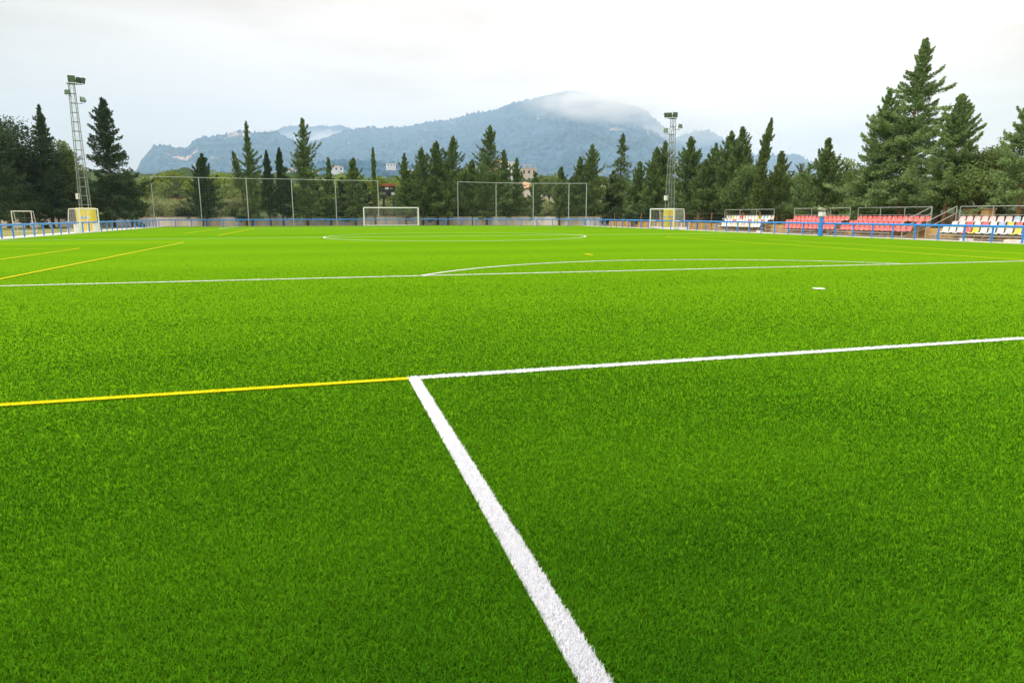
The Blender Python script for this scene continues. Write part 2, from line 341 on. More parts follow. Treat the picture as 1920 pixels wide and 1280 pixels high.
marking('centre_circle', arc_line(-0.4, 47.2, 9.1, 0, 2*math.pi), 1, 'white centre circle', 1)
marking('halfway_line', rect_line(-29.1, 47.3, 24.6, 47.3), 1, 'faint white halfway line', 1)
marking('far_penalty_line', rect_line(-20.1, 79.2, 20.1, 79.2), 1, 'far white penalty area line', 1)
marking('far_penalty_side_line', rect_line(-20.1, 79.2, -20.1, 95.1), 1, 'short side line of the far penalty area', 1)
marking('left_touch_line', rect_line(-28.7, -8, -28.7, 95.2), 1, 'white touch line along the left kerb', 1)
marking('far_goal_line', rect_line(-28.7, 95.2, 10, 95.2), 1, 'far white goal line', 1)
marking('small_pitch_touch_line', rect_line(-28.7, 5.52, -9.155, 5.48, .085), 0, 'yellow line joining the white corner from the left')
marking('small_pitch_area_line', rect_line(-17.3, 11.9, -17.05, 40.8, .10), 0, 'long slanting yellow line, nearer of the two at the left')
marking('small_pitch_goal_area_line', rect_line(-20.45, 17.5, -20.4, 34.9, .10), 0, 'short slanting yellow line at the left edge')
marking('small_pitch_goal_area_line', rect_line(-28.7, 34.9, -20.4, 34.9, .10), 0, 'faint yellow line closing the left goal area')
marking('small_pitch_area_line', rect_line(-28.7, 40.8, -17.05, 40.8, .10), 0, 'faint yellow line closing the left penalty area', 1)
marking('small_pitch_area_line', rect_line(-16.9, 53.5, -16.7, 82.9, .10), 0, 'distant yellow line slanting at left of the circle', 1)
marking('small_pitch_goal_area_line', rect_line(-20.3, 60.3, -20.2, 77.7, .10), 0, 'shorter distant yellow line near the left goal', 1)
marking('small_pitch_spot', disc(0.0, 23.5, 0.14, 0.3), 0, 'yellow spot beyond the white arc')
marking('small_pitch_area_line', rect_line(12.6, 12, 12.6, 40.8, .10), 0, 'yellow area line in front of the stands')
marking('small_pitch_goal_area_line', rect_line(16.2, 17.5, 16.2, 34.9, .10), 0, 'faint yellow goal area line before the multicoloured stand')
marking('small_pitch_area_line', rect_line(12.6, 40.8, 24.6, 40.8, .10), 0, 'faint yellow line running to the right rail', 1)

def make_blades(x, y, d, seed, flat=1.0):
    rg_ = np.random.default_rng(seed); n = len(x)
    k = np.maximum(d, 2.4)/3.0
    w = 0.0036*k**.62*rg_.uniform(.7, 1.25, n); h = rg_.uniform(.015, .029, n)*(1-.6*np.clip((d-5)/27, 0, 1))
    az = rg_.uniform(0, 2*np.pi, n); lean = rg_.uniform(.15, 1.0, n)*h*(1+1.1*np.clip((d-4)/14, 0, 1))*flat; la = az + rg_.normal(0, .9, n) + np.pi/2
    sx, sy = np.cos(az)*w/2, np.sin(az)*w/2; lx, ly = np.cos(la)*lean, np.sin(la)*lean
    z0 = np.full(n, 0.0); cv = rg_.random(n)
    A = np.stack([x-sx, y-sy, z0], -1); B = np.stack([x+sx, y+sy, z0], -1)
    Cc = np.stack([x+sx*.85+lx*.4, y+sy*.85+ly*.4, h*.62], -1); D = np.stack([x-sx*.85+lx*.4, y-sy*.85+ly*.4, h*.62], -1)
    T = np.stack([x+lx*1.15, y+ly*1.15, h*rg_.uniform(.8, 1.02, n)], -1)
    V = np.stack([A, B, Cc, D, T], 1).reshape(-1, 3); o = np.arange(n)*5
    Q = np.stack([o, o+1, o+2, o+3], -1); R3 = np.stack([o+3, o+2, o+4], -1)
    at_ = np.repeat(cv, 5).reshape(-1, 5); at_[:, 0:2] *= .85; at_[:, 4] = np.minimum(1, at_[:, 4]+.12)  # darker roots, lighter tips: shade inside the pile put into the blade colour
    return V, Q, R3, at_.ravel()
def scatter(n0, d0, dmin, dmax, half, seed):
    rg_ = np.random.default_rng(seed)
    # log-uniform in distance gives density ~ 1/d^2
    n = int(2*half*n0*d0*d0*math.log(dmax/dmin)); d = dmin*np.exp(rg_.random(n)*math.log(dmax/dmin)); a = rg_.uniform(-half, half, n)+YAW
    kp = rg_.random(n) < np.clip((dmax-d)/(dmax-4), 0, 1)**1.9; a, d = a[kp], d[kp]
    return CX+np.sin(a)*d, CY+np.cos(a)*d, d
BD = 38.0
x1, y1, d1 = scatter(26000, 3.0, 1.5, BD, 0.98, 5)
rg2 = np.random.default_rng(8); nn = 70000
a2 = rg2.uniform(-1.6, 1.6, nn)+YAW; d2 = np.sqrt(rg2.random(nn))*1.5
x = np.concatenate([x1, CX+np.sin(a2)*d2]); y = np.concatenate([y1, CY+np.cos(a2)*d2]); d = np.concatenate([d1, d2])
# the pile goes on to both sides of the frame near the camera
rg3 = np.random.default_rng(21); n3 = int(2*.75*26000*9*math.log(8.5/1.5)); d3 = 1.5*np.exp(rg3.random(n3)*math.log(8.5/1.5)); a3 = rg3.uniform(.98, 1.73, n3)*rg3.choice([-1, 1], n3)+YAW
x = np.concatenate([x, CX+np.sin(a3)*d3]); y = np.concatenate([y, CY+np.cos(a3)*d3]); d = np.concatenate([d, d3])
ok = (x > -29.2) & (x < 24.7); x, y, d = x[ok], y[ok], d[ok]
own = np.full(len(x), -1)
for i, (nm, (ins, sh), wh, lab, hi) in enumerate(mark):
    jx = x; jy = y
    own[(own < 0) & ins(jx, jy)] = i
g = own < 0
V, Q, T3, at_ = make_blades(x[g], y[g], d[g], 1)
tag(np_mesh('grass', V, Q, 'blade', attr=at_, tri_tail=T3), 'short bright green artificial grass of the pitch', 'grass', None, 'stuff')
print('blades', int(g.sum()))
fan = [(CX+math.sin(YAW+t)*BD, CY+math.cos(YAW+t)*BD) for t in np.linspace(-.97, .97, 40)]
# pile root layer beneath the blades near the camera
for i, (nm, (ins, sh), wh, lab, hi) in enumerate(mark):
    Vs, Fs = sh((0.012 if hi else 0.007)+0.0008*i)
    b = MB(); b.add(Vs, Fs)
    o = b.build(nm, 'line_white' if wh else 'line_yellow')
    s = own == i
    if s.sum():
        # white and yellow pile is packed tighter: add jittered twins that stay inside the line
        xs, ys, ds = np.tile(x[s], 4), np.tile(y[s], 4), np.tile(d[s], 4)
        jj = np.random.default_rng(i).normal(0, .03, (2, len(xs))); inn = ins(xs+jj[0], ys+jj[1]); xs, ys, ds = (xs+jj[0])[inn], (ys+jj[1])[inn], ds[inn]
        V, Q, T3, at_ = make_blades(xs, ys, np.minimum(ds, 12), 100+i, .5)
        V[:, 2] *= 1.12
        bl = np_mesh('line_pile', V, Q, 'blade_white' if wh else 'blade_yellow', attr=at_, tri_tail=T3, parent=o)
    struct(o, lab)

# ------------------------------------------------------------------ blue rails
def railing(pts, posts, label, bend=None):
    root = empty('railing', (*posts[0], 0)); ox, oy = posts[0]
    tag(root, label, 'railing', 'blue tubular railings round the pitch')
    b = MB()
    P = [Vector((x-ox, y-oy, .87)) for x, y in pts]
    for i in range(len(P)-1): b.bar(P[i], P[i+1], .068, 10)
    b.build('top_rail', 'blue', root, smooth=False)
    m0 = MB(); m0.bar((0, 0, 0), (0, 0, .84), .052, 8); m0.box((0, 0, .012), (.16, .16, .024))
    first = None
    for (x, y) in posts:
        if first is None: first = m0.build('post', 'blue', root); o = first
        else: o = first.copy(); C.objects.link(o); o.parent = root
        o.location = (x-ox, y-oy, 0)
LX = -29.4
ly = [50.6 + 1.78*i for i in range(26)]
railing([(LX, 50.0), (LX, 96.7)], [(LX, y) for y in ly if y < 96.5], 'blue railing along the left side, behind the small goal')
fx = [LX + 1.92*i for i in range(20)]
frp = [(x, 96.7) for x in fx if x < 7.5]
BX, BY, EX, EY = 8.0, 96.6, 25.0, 86.4
nseg = 9
frp += [(BX+(EX-BX)*i/nseg, BY+(EY-BY)*i/nseg) for i in range(nseg+1)]
railing([(LX, 96.7), (BX, BY), (EX, EY)], frp, 'blue railing across the far end, in front of the white wall')
RX = 24.9
ry = [26.0-1.62*2, 26.0-1.62] + [26.0+1.66*i for i in range(37)]
railing([(RX, 20), (RX, 86.3)], [(RX, y) for y in ry if y < 86], 'blue railing along the right side, in front of the stands')

# ------------------------------------------------------------------ walls
def wall(x0, y0, x1, y1, h, th, m, label, cap=True, pil=4.0, capm='coping'):
    L_ = math.hypot(x1-x0, y1-y0); a = math.atan2(y1-y0, x1-x0)
    r = empty('wall', ((x0+x1)/2, (y0+y1)/2, 0), a); tag(r, label, 'wall')
    b = MB(); b.box((0, 0, h/2-.02), (L_, th, h+.04)); b.build('wall_face', m, r)
    if cap:
        b = MB(); b.box((0, 0, h+.045), (L_+.04, th+.10, .05)); b.build('coping', capm, r)
    if pil:
        n = int(L_/pil)
        b = MB()
        for i in range(n+1): b.box((-L_/2+(i+.5)*L_/(n+1), -th/2-.03, h/2-.02), (.25, .06, h+.02))
        b.build('pilaster', m, r)
    return r
wall(-120, 100.9, 9, 100.9, 1.22, .2, 'wall', 'long stained whitish wall behind the far end')
wall(9.1, 100.85, 29.2, 90.0, 1.22, .2, 'wall', 'grey wall behind the far right corner')
wall(28.6, 20, 28.6, 86, .62, .3, 'ochre', 'low ochre wall under the right-hand stands', cap=False, pil=6)
wall(36.5, 10, 36.5, 120, 1.55, .2, 'tanwall', 'tan boundary wall behind the right-hand trees', capm='tanwall')

# ------------------------------------------------------------------ poles with ball-stop net
def net_screen(pts, tops, label):
    ox, oy = pts[0]; root = empty('ball_stop_fence', (ox, oy, 0)); tag(root, label, 'fence', 'ball-stop fences behind the far goal')
    b = MB()
    for i in range(len(pts)-1):
        A = Vector((pts[i][0]-ox, pts[i][1]-oy, tops[i])); B = Vector((pts[i+1][0]-ox, pts[i+1][1]-oy, tops[i+1]))
        b.bar(A, B, .035, 6)
    b.build('top_rail', 'galv_pole', root)
    for (x, y), h in zip(pts, tops):
        m_ = MB(); m_.bar((0, 0, 0), (0, 0, h), .062, 8, .055); m_.build('pole', 'galv_pole', root, loc=(x-ox, y-oy, 0))
    b = MB()
    for i in range(len(pts)-1):
        A = Vector((pts[i][0]-ox, pts[i][1]-oy, 0)); B = Vector((pts[i+1][0]-ox, pts[i+1][1]-oy, 0)); n = int((B-A).length/.35)
        for k in range(1, n):
            p_ = A.lerp(B, k/n); t_ = tops[i]+(tops[i+1]-tops[i])*k/n; b.bar(p_+Vector((0, 0, .1)), p_+Vector((0, 0, t_)), .0035, 3, caps=False)
        for k in range(1, 18): b.bar(A+Vector((0, 0, tops[i]*k/18)), B+Vector((0, 0, tops[i+1]*k/18)), .0035, 3, caps=False)
    b.build('netting', 'galv', root)
def pole_at(pxb, pxt, pyt, Y):
    q = on_y(pxt, pyt, Y); return (q.x, Y), q.z
P1 = [pole_at(0, a, b_, 97.3) for a, b_ in ((282, 331), (372, 333), (461, 335), (546, 336), (628, 338), (708, 339))]
net_screen([q[0] for q in P1], [q[1] for q in P1], 'tall grey pole and net fence left of the far goal')
P2 = [pole_at(0, a, b_, Y_) for a, b_, Y_ in ((858, 341, 97.2), (930, 343, 94.0), (1000, 344, 91.0), (1067, 344, 88.4), (1100, 344, 87.2))]
net_screen([q[0] for q in P2], [q[1] for q in P2], 'tall grey pole and net fence right of the far goal')

# ------------------------------------------------------------------ goals
def goal(name, loc, rz, w, h, dep, pr, label, dtop=None, step=.16, sr=.004, white_base=False, group='goals on the pitch'):
    r = empty(name, loc, rz); tag(r, label, 'goal', group)     # opening faces -Y, width along X
    dtop = dep*.6 if dtop is None else dtop
    for s in (-1, 1):
        b = MB(); b.bar((s*w/2, 0, 0), (s*w/2, 0, h+pr), pr, 10); b.build('post', 'white', r)
    b = MB(); b.bar((-w/2, 0, h), (w/2, 0, h), pr, 10); b.build('crossbar', 'white', r)
    for s in (-1, 1):
        b = MB(); b.path([(s*w/2, .02, h), (s*w/2, dtop, h-.02), (s*w/2, dep, .05)], pr*.55, 6); b.build('stanchion', 'white', r)
    b = MB()
    rr = pr*1.6 if white_base else pr*.7
    for s in (-1, 1): b.bar((s*w/2, .05, rr), (s*w/2, dep, rr), rr, 6)
    b.bar((-w/2, dep, rr), (w/2, dep, rr), rr, 6); b.build('base_frame', 'white', r)
    b = MB(); b.bar((-w/2, dtop, h-.02), (w/2, dtop, h-.02), pr*.5, 6); b.build('back_bar', 'white', r)
    b = MB(); nx = int(w/step); prof = [(0, h), (dtop, h-.03), (dep, .06)]
    for i in range(nx+1):
        x = -w/2+w*i/nx
        for k in range(2): b.bar((x, *prof[k]), (x, *prof[k+1]), sr, 3, caps=False)
    for seg in range(2):
        (a0, z0), (a1, z1) = prof[seg], prof[seg+1]; n = max(2, int(math.hypot(a1-a0, z1-z0)/step))
        for k in range(n+1): t = k/n; b.bar((-w/2, a0+(a1-a0)*t, z0+(z1-z0)*t), (w/2, a0+(a1-a0)*t, z0+(z1-z0)*t), sr, 3, caps=False)
    for s in (-1, 1):
        n = int(h/step)
        for k in range(1, n):
            z = h*k/n; yb = dtop+(dep-dtop)*(1-z/h); b.bar((s*w/2, 0, z), (s*w/2, yb, z), sr, 3, caps=False)
        n = int(dep/step)
        for k in range(1, n):
            yy = dep*k/n; zt_ = h if yy < dtop else h*(1-(yy-dtop)/(dep-dtop)); b.bar((s*w/2, yy, .03), (s*w/2, yy, zt_), sr, 3, caps=False)
    b.build('net', 'net', r)
    return r
goal('football_goal', (0.05, PL, 0), 0, 7.44, 2.44, .95, .075, 'full-size white goal at the far end of the pitch', dtop=.9)
# opening of the left goal faces +X: local -Y -> +X
ya, yb = on_x(149, 415, -29.0).y, on_x(184, 415, -29.0).y
goal('small_goal', (-28.95, (ya+yb)/2, 0), math.radians(90), yb-ya, 2.03, 1.0, .055, 'small white goal in front of the left floodlight tower', dtop=.75)
bb = MB()
for yy in (ya, yb):
    bb = MB(); s = (yy-(ya+yb)/2)
    bb.box((0, 0, .38), (.22, .5, .76)); o = bb.build('post_pad', 'white', None, loc=(-28.85, yy, 0)); o.parent = [q for q in C.objects if q.name == 'small_goal'][0]
    o.location = (yy-(ya+yb)/2, .25, 0)
ya, yb = on_x(1263, 415, 24.2).y, on_x(1219, 415, 24.2).y
goal('small_goal', (24.2, (ya+yb)/2, 0), math.radians(-90), yb-ya, 2.05, 1.25, .06, 'small white goal in front of the right floodlight tower', dtop=1.1, white_base=True)
g2 = [q for q in C.objects if q.name.startswith('small_goal')][-1]
for s in (-1, 1):
    bb = MB(); w2 = (yb-ya)/2*s
    for z0 in (0.03, .85): bb.bar((w2, .05, z0), (w2, 1.75, z0), .04, 6)
    bb.bar((w2, 1.75, .03), (w2, 1.75, .85), .04, 6); bb.bar((w2, .9, .03), (w2, .9, .85), .03, 6); bb.box((w2, .95, .16), (.10, 1.5, .24)); bb.build('side_frame', 'white', g2)
# spare goal beyond the left rail
a = on_y(21, 396, 72.0); c = on_y(58, 396, 72.0)
goal('spare_goal', ((a.x+c.x)/2, 72.0, 0), 0, c.x-a.x, a.z, .9, .035, 'old white goal frame standing beyond the left railing', step=.6, dtop=.5, group=None)

# ------------------------------------------------------------------ floodlight towers
def tower(x, y, H, w0, w1, lights_, label, m='galv', hm='housing', rz=0, padw=1.0, padh=2.1):
    r = empty('floodlight_tower', (x, y, 0), rz); tag(r, label, 'floodlight tower', 'lattice floodlight towers beside the small goals')
    n = int(H/.78)
    def wd(z): return (w0+(w1-w0)*min(1, z/H))/2
    for sx, sy in ((-1, -1), (1, -1), (1, 1), (-1, 1)):
        b = MB(); b.bar((sx*wd(0), sy*wd(0), 0), (sx*wd(H), sy*wd(H), H), .042, 4, .03); b.build('leg', m, r)
    cs = [(-1, -1), (1, -1), (1, 1), (-1, 1)]
    for f in range(4):
        b = MB(); (ax, ay), (bx, by) = cs[f], cs[(f+1) % 4]
        for k in range(n+1):
            z = H*k/n; w = wd(z); b.bar((ax*w, ay*w, z), (bx*w, by*w, z), .032, 4)
            if k < n:
                z2 = H*(k+1)/n; w2_ = wd(z2)
                if k % 2: b.bar((ax*w, ay*w, z), (bx*w2_, by*w2_, z2), .009, 4)
                else: b.bar((bx*w, by*w, z), (ax*w2_, ay*w2_, z2), .009, 4)
        b.build('bracing', m, r)
    b = MB(); b.box((0, 0, padh/2), (padw, padw, padh)); pd = b.build('protective_pad', 'yellow', r, bevel=.06)
    for ax_ in (0, 1):
        b = MB()
        if ax_ == 0: b.box((0, -padw/2-.006, 1.28), (padw*.62, .012, .20))
        else: b.box(((-padw/2-.006), 0, 1.28), (.012, padw*.62, .20))
        b.build('emblem', 'decal', pd)
        for q, (o_, ww, hh) in enumerate(((-.20, .13, .12), (-.09, .09, .14), (.02, .07, .08), (.12, .11, .13), (.22, .09, .10))):
            b = MB()
            if ax_ == 0: b.box((o_, -padw/2-.016, 1.28), (ww*.8, .010, hh))
            else: b.box((-padw/2-.016, o_, 1.28), (.010, ww*.8, hh))
            b.build('emblem_mark', 'decal_blue', pd)
    b = MB(); b.box((-wd(3)-.16, 0, 3.2), (.26, .34, .5)); b.build('junction_box', 'white', r, bevel=.02)
    b = MB(); b.box((0, 0, H+.03), (w1+.25, w1+.25, .05)); b.build('top_plate', m, r)
    for (dx, z, az, tilt, arm, s_) in lights_:
        s_ *= .84; fl = MB()
        b = MB(); b.bar((0, 0, z-.05), (dx, -.12, z-.05), .035, 4); b.build('arm', m, r)
        rot = Matrix.Rotation(math.radians(az), 3, 'Z') @ Matrix.Rotation(math.radians(tilt), 3, 'X')
        c_ = Vector((dx, -.15, z+.34*s_))
        hw, hh, dp = .30*s_, .30*s_, .16*s_
        P = [rot @ Vector(q)+c_ for q in ((-hw, -dp, -hh), (hw, -dp, -hh), (hw, -dp, hh), (-hw, -dp, hh), (-hw*.6, dp, -hh*.6), (hw*.6, dp, -hh*.6), (hw*.6, dp, hh*.6), (-hw*.6, dp, hh*.6))]
        fl.add(P, [(0, 1, 5, 4), (1, 2, 6, 5), (2, 3, 7, 6), (3, 0, 4, 7), (4, 5, 6, 7), (3, 2, 1, 0)])
        for s in (-1, 1): fl.bar(c_+rot @ Vector((s*hw*1.08, 0, 0)), (dx+s*hw*.6, -.13, z-.03), .02, 4)
        f_ = fl.build('floodlight', hm, r)
        g_ = MB(); P = [rot @ Vector(q)+c_ for q in ((-hw*.82, -dp-.012, -hh*.82), (hw*.82, -dp-.012, -hh*.82), (hw*.82, -dp-.012, hh*.82), (-hw*.82, -dp-.012, hh*.82))]
        g_.add(P, [(0, 1, 2, 3)]); g_.build('lamp_glass', 'glass', f_)
    return r
TLY = 71.5
tb = on_y(159, 400, TLY); tt = on_y(137, 158, TLY)
tower(tb.x+.1, TLY, tt.z, .80, .40, [(0.12, tt.z+.1, 8, 12, 0, 1.15), (.62, tt.z+.06, 55, 15, 0, 1.0), (.95, tt.z+.02, 85, 15, 0, 1.05), (-.32, tt.z-1.0, -8, -15, 0, .85), (.80, tt.z-1.6, 45, -30, 0, .9)], 'lattice floodlight tower with yellow padded base at the left', padw=1.35, padh=2.15)
TRX = 26.0
tb = on_x(1255, 400, TRX); tt = on_x(1258, 224, TRX)
tower(TRX, tb.y, tt.z, .76, .38, [(-.85, tt.z+.05, -80, 12, 0, .95), (-.42, tt.z+.08, -50, 15, 0, .95), (.10, tt.z+.1, -15, 12, 0, 1.0), (-.85, tt.z-1.5, -40, -25, 0, .95), (.75, tt.z-1.0, 10, -15, 0, .85)], 'lattice floodlight tower with yellow padded base at the right', hm='housing_grey', padw=.95, padh=2.0)

# ------------------------------------------------------------------ stands
def seat_mb():
    b = MB(); prof = []; n = 9
    # profile (x depth, z): front lip, pan, curve, back; seat faces -X
    pr_ = [(-.20, .02), (-.19, .06), (-.05, .035), (.10, .03), (.165, .075), (.20, .20), (.215, .34), (.22, .37)]
    wd = [.17, .19, .205, .205, .20, .20, .185, .14]
    V = []; F = []; m_ = 7
    for i, ((x, z), w) in enumerate(zip(pr_, wd)):
        for j in range(m_):
            t = -1+2*j/(m_-1); V.append((x - (abs(t)**2.5)*.035, t*w, z + (abs(t)**2.5)*(.02 if i < 5 else -.012)))
    o = len(V)
    for i, ((x, z), w) in enumerate(zip(pr_, wd)):
        for j in range(m_):
            t = -1+2*j/(m_-1); q = V[i*m_+j]; V.append((q[0]+(.012 if i > 3 else 0), q[1], q[2]-(.02 if i < 5 else 0)))
    k = len(pr_)
    for i in range(k-1):
        for j in range(m_-1):
            a = i*m_+j; F.append((a, a+1, a+m_+1, a+m_)); F.append((o+a, o+a+m_, o+a+m_+1, o+a+1))
    for i in range(k-1): a = i*m_; F.append((a, a+m_, o+a+m_, o+a)); a = i*m_+m_-1; F.append((a+m_, a, o+a, o+a+m_))
    for j in range(m_-1): F.append((j+1, j, o+j, o+j+1)); a = (k-1)*m_+j; F.append((a, a+1, o+a+1, o+a))
    b.add(V, F); return b
SME = {}
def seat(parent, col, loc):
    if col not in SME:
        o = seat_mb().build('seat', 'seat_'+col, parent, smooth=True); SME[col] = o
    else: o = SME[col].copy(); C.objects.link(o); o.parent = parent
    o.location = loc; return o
def stand(X0, rows, cols, label, guard, pitch=.46, steps=None, legpitch=1.8, group=None, mainc='r', endrail=None):
    """rows: list of (y_near, y_far) bottom to top; seats from far (left in view) to near"""
    yn = min(r_[0] for r_ in rows); yf = max(r_[1] for r_ in rows); y0 = (yn+yf)/2
    R_ = empty('grandstand', (X0, y0, 0)); tag(R_, label, 'grandstand', group)
    dx, dz, zb = .78, .31, .40
    for k, (a, c_) in enumerate(rows):
        n = max(1, int(round((c_-a)/pitch))); cl = cols[k]
        for i in range(n):
            ch = cl[i*len(cl)//n] if isinstance(cl, str) and len(cl) != n else cl[i]
            if ch == '.': continue
            o = seat(R_, ch, (dx*k, c_-(i+.5)*(c_-a)/n-y0, zb+dz*k))
            if ch != mainc: o['label'] = SEAT[ch][0]+' seat'
        b = MB(); b.bar((dx*k, a-y0-.1, zb+dz*k-.035), (dx*k, c_-y0+.1, zb+dz*k-.035), .03, 4); b.build('seat_beam', 'galv', R_)
        b = MB(); b.box((dx*k-.40, (a+c_)/2-y0, dz*k+.08), (.32, c_-a, .04)); b.build('footboard', 'plank', R_)
    ny = max(2, int((yf-yn)/legpitch)+1)
    for i in range(ny):
        yy = yn+.1+(yf-yn-.2)*i/(ny-1)-y0; b = MB()
        for k in range(3): b.bar((dx*k, yy, 0), (dx*k, yy, zb+dz*k-.04), .026, 4)
        b.bar((-.5, yy, .06), (dx*2+.35, yy, .06+dz*2.2), .026, 4); b.bar((-.5, yy, .03), (dx*2+.4, yy, .03), .026, 4); b.bar((-.5, yy, 0), (-.5, yy, .1), .026, 4)
        b.build('support_frame', 'plank', R_)
    gx = dx*2+.5; g0, g1, gh = guard
    b = MB(); b.bar((gx, g0-y0, gh), (gx, g1-y0, gh), .021, 6); b.bar((gx, g0-y0, gh-.52), (gx, g1-y0, gh-.52), .013, 6)
    b.build('guard_rail', 'galv_pole', R_)
    ng = max(2, int((g1-g0)/2.1)+1)
    for i in range(ng):
        b = MB(); yy = g0+(g1-g0)*i/(ng-1)-y0; b.bar((gx, yy, 0), (gx, yy, gh), .022, 6); b.build('guard_post', 'galv_pole', R_)
    b = MB(); b.box((-.95, (yn+yf)/2-y0+.3, .30), (.24, (yf-yn)*.9, .035))
    for i in range(5): b.box((-.95, (yn+yf)/2-y0+.3+(yf-yn)*.9*(i/4-.5)*.96, .14), (.05, .05, .285))
    if endrail is not None or group == 'red': b.build('footrest_bench', 'plank', R_)
    if endrail is not None:
        for e in endrail:
            b = MB()
            for off in (0, -.42): b.bar((gx, e-y0, gh+off+.02), (-.2, e-y0, 1.05+off), .024, 6)
            b.bar((-.2, e-y0, 0), (-.2, e-y0, 1.05), .026, 6); b.bar((gx, e-y0, 0), (gx, e-y0, gh+.02), .026, 6); b.build('stair_rail', 'galv_pole', R_)
    return R_
def yx(px, X, py=420): return on_x(px, py, X).y
X0 = 27.0
def rowr(k, pl, pr2): return (yx(pr2, X0+.78*k), yx(pl, X0+.78*k))
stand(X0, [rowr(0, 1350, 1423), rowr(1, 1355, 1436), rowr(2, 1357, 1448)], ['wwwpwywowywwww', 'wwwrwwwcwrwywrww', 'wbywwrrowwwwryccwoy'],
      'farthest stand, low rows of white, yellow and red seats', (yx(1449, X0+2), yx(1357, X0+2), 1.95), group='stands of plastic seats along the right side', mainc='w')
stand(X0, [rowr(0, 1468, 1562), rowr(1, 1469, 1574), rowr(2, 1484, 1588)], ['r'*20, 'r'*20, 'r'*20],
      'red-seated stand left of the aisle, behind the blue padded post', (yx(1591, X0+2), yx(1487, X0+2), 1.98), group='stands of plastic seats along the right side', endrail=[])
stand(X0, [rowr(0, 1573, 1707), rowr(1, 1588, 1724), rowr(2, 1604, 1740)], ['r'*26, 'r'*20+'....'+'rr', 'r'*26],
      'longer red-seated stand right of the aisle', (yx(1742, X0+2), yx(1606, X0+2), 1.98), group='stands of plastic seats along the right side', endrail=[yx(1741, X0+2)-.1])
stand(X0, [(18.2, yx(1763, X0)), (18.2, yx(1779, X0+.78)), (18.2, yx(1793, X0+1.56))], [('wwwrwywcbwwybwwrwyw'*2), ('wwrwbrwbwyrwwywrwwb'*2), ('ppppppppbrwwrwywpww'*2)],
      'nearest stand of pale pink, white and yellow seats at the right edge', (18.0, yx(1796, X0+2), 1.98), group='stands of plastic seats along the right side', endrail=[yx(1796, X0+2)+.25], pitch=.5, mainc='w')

# padded blue post in front of the red seats
q = on_x(1537, 441, 24.5); r = empty('padded_post', (24.55, q.y, 0)); tag(r, 'thick blue padded post with a white box on top, before the red seats', 'post')
b = MB(); b.bar((0, 0, 0), (0, 0, 1.34), .15, 14, .13); b.build('blue_pad', 'blue', r, bevel=.02)
b = MB(); b.bar((0, 0, 1.34), (0, 0, 1.9), .045, 8); b.build('pole', 'galv', r)
b = MB(); b.box((0, 0, 1.51), (.36, .36, .30)); b.build('collar_box', 'white', r, bevel=.03)
b = MB(); b.box((-.05, .0, 1.87), (.42, .3, .14), Matrix.Rotation(.25, 3, 'Y')); b.bar((0, 0, 1.66), (-.2, .15, 1.88), .02, 6); b.build('lamp_head', 'plank', r, bevel=.03)

# small loose things along the right rail
for px, py, lab, dims in ((1905, 455, 'low white concrete block at the right edge, just behind the rail', (.5, 1.0, .16)), (1812, 452, 'low white concrete block beside a blue rail post before the nearest stand', (.35, .6, .14)), (1424, 437, 'pale stone at the right end of the farthest stand', (.3, .5, .16))):
    q = on_x(px, py, 25.5); o = MB().box((0, 0, dims[2]/2+.025), dims).build('concrete_block', 'concrete', loc=(25.5, q.y, 0), bevel=.02); tag(o, lab, 'block')
def wire_fence(pts, h, label, m='bark_warm', wires=4, pr=.05, group=None):
    ox, oy = pts[0]; r = empty('wire_fence', (ox, oy, 0)); tag(r, label, 'fence', group)
    for (x, y) in pts:
        b = MB(); b.bar((x-ox, y-oy, 0), (x-ox, y-oy, h*random.uniform(.95, 1.05)), pr, 6); b.build('fence_post', m, r)
    b = MB()
    for k in range(wires):
        z = h*(k+.6)/wires
        for i in range(len(pts)-1): b.bar((pts[i][0]-ox, pts[i][1]-oy, z), (pts[i+1][0]-ox, pts[i+1][1]-oy, z), .008, 4)
    b.build('wire', 'galv_dark', r)
wire_fence([(28.2, y) for y in np.arange(52.5, 86, 2.6)], 1.75, 'brown post and wire fence beside the right floodlight tower')
wire_fence([(33.0, y) for y in np.arange(14, 48, 2.9)], 2.3, 'wire fence with timber posts behind the stands')
# ticket-yellow gate pillars behind the nearest stand
for px, lab in ((1821, 'yellowish brick pillar behind the nearest stand, left of the pair'), (1853, 'yellowish brick pillar behind the nearest stand, right of the pair')):
    q = on_x(px, 393, 32.0); r = empty('brick_pillar', (32.0, q.y, 0)); tag(r, lab, 'pillar', 'pillars behind the nearest stand')
    b = MB(); b.box((0, 0, q.z/2), (.55, .55, q.z)); b.build('shaft', 'ochre', r, bevel=.02)
    b = MB(); b.box((0, 0, q.z+.04), (.66, .66, .08)); b.build('cap', 'tanwall', r)

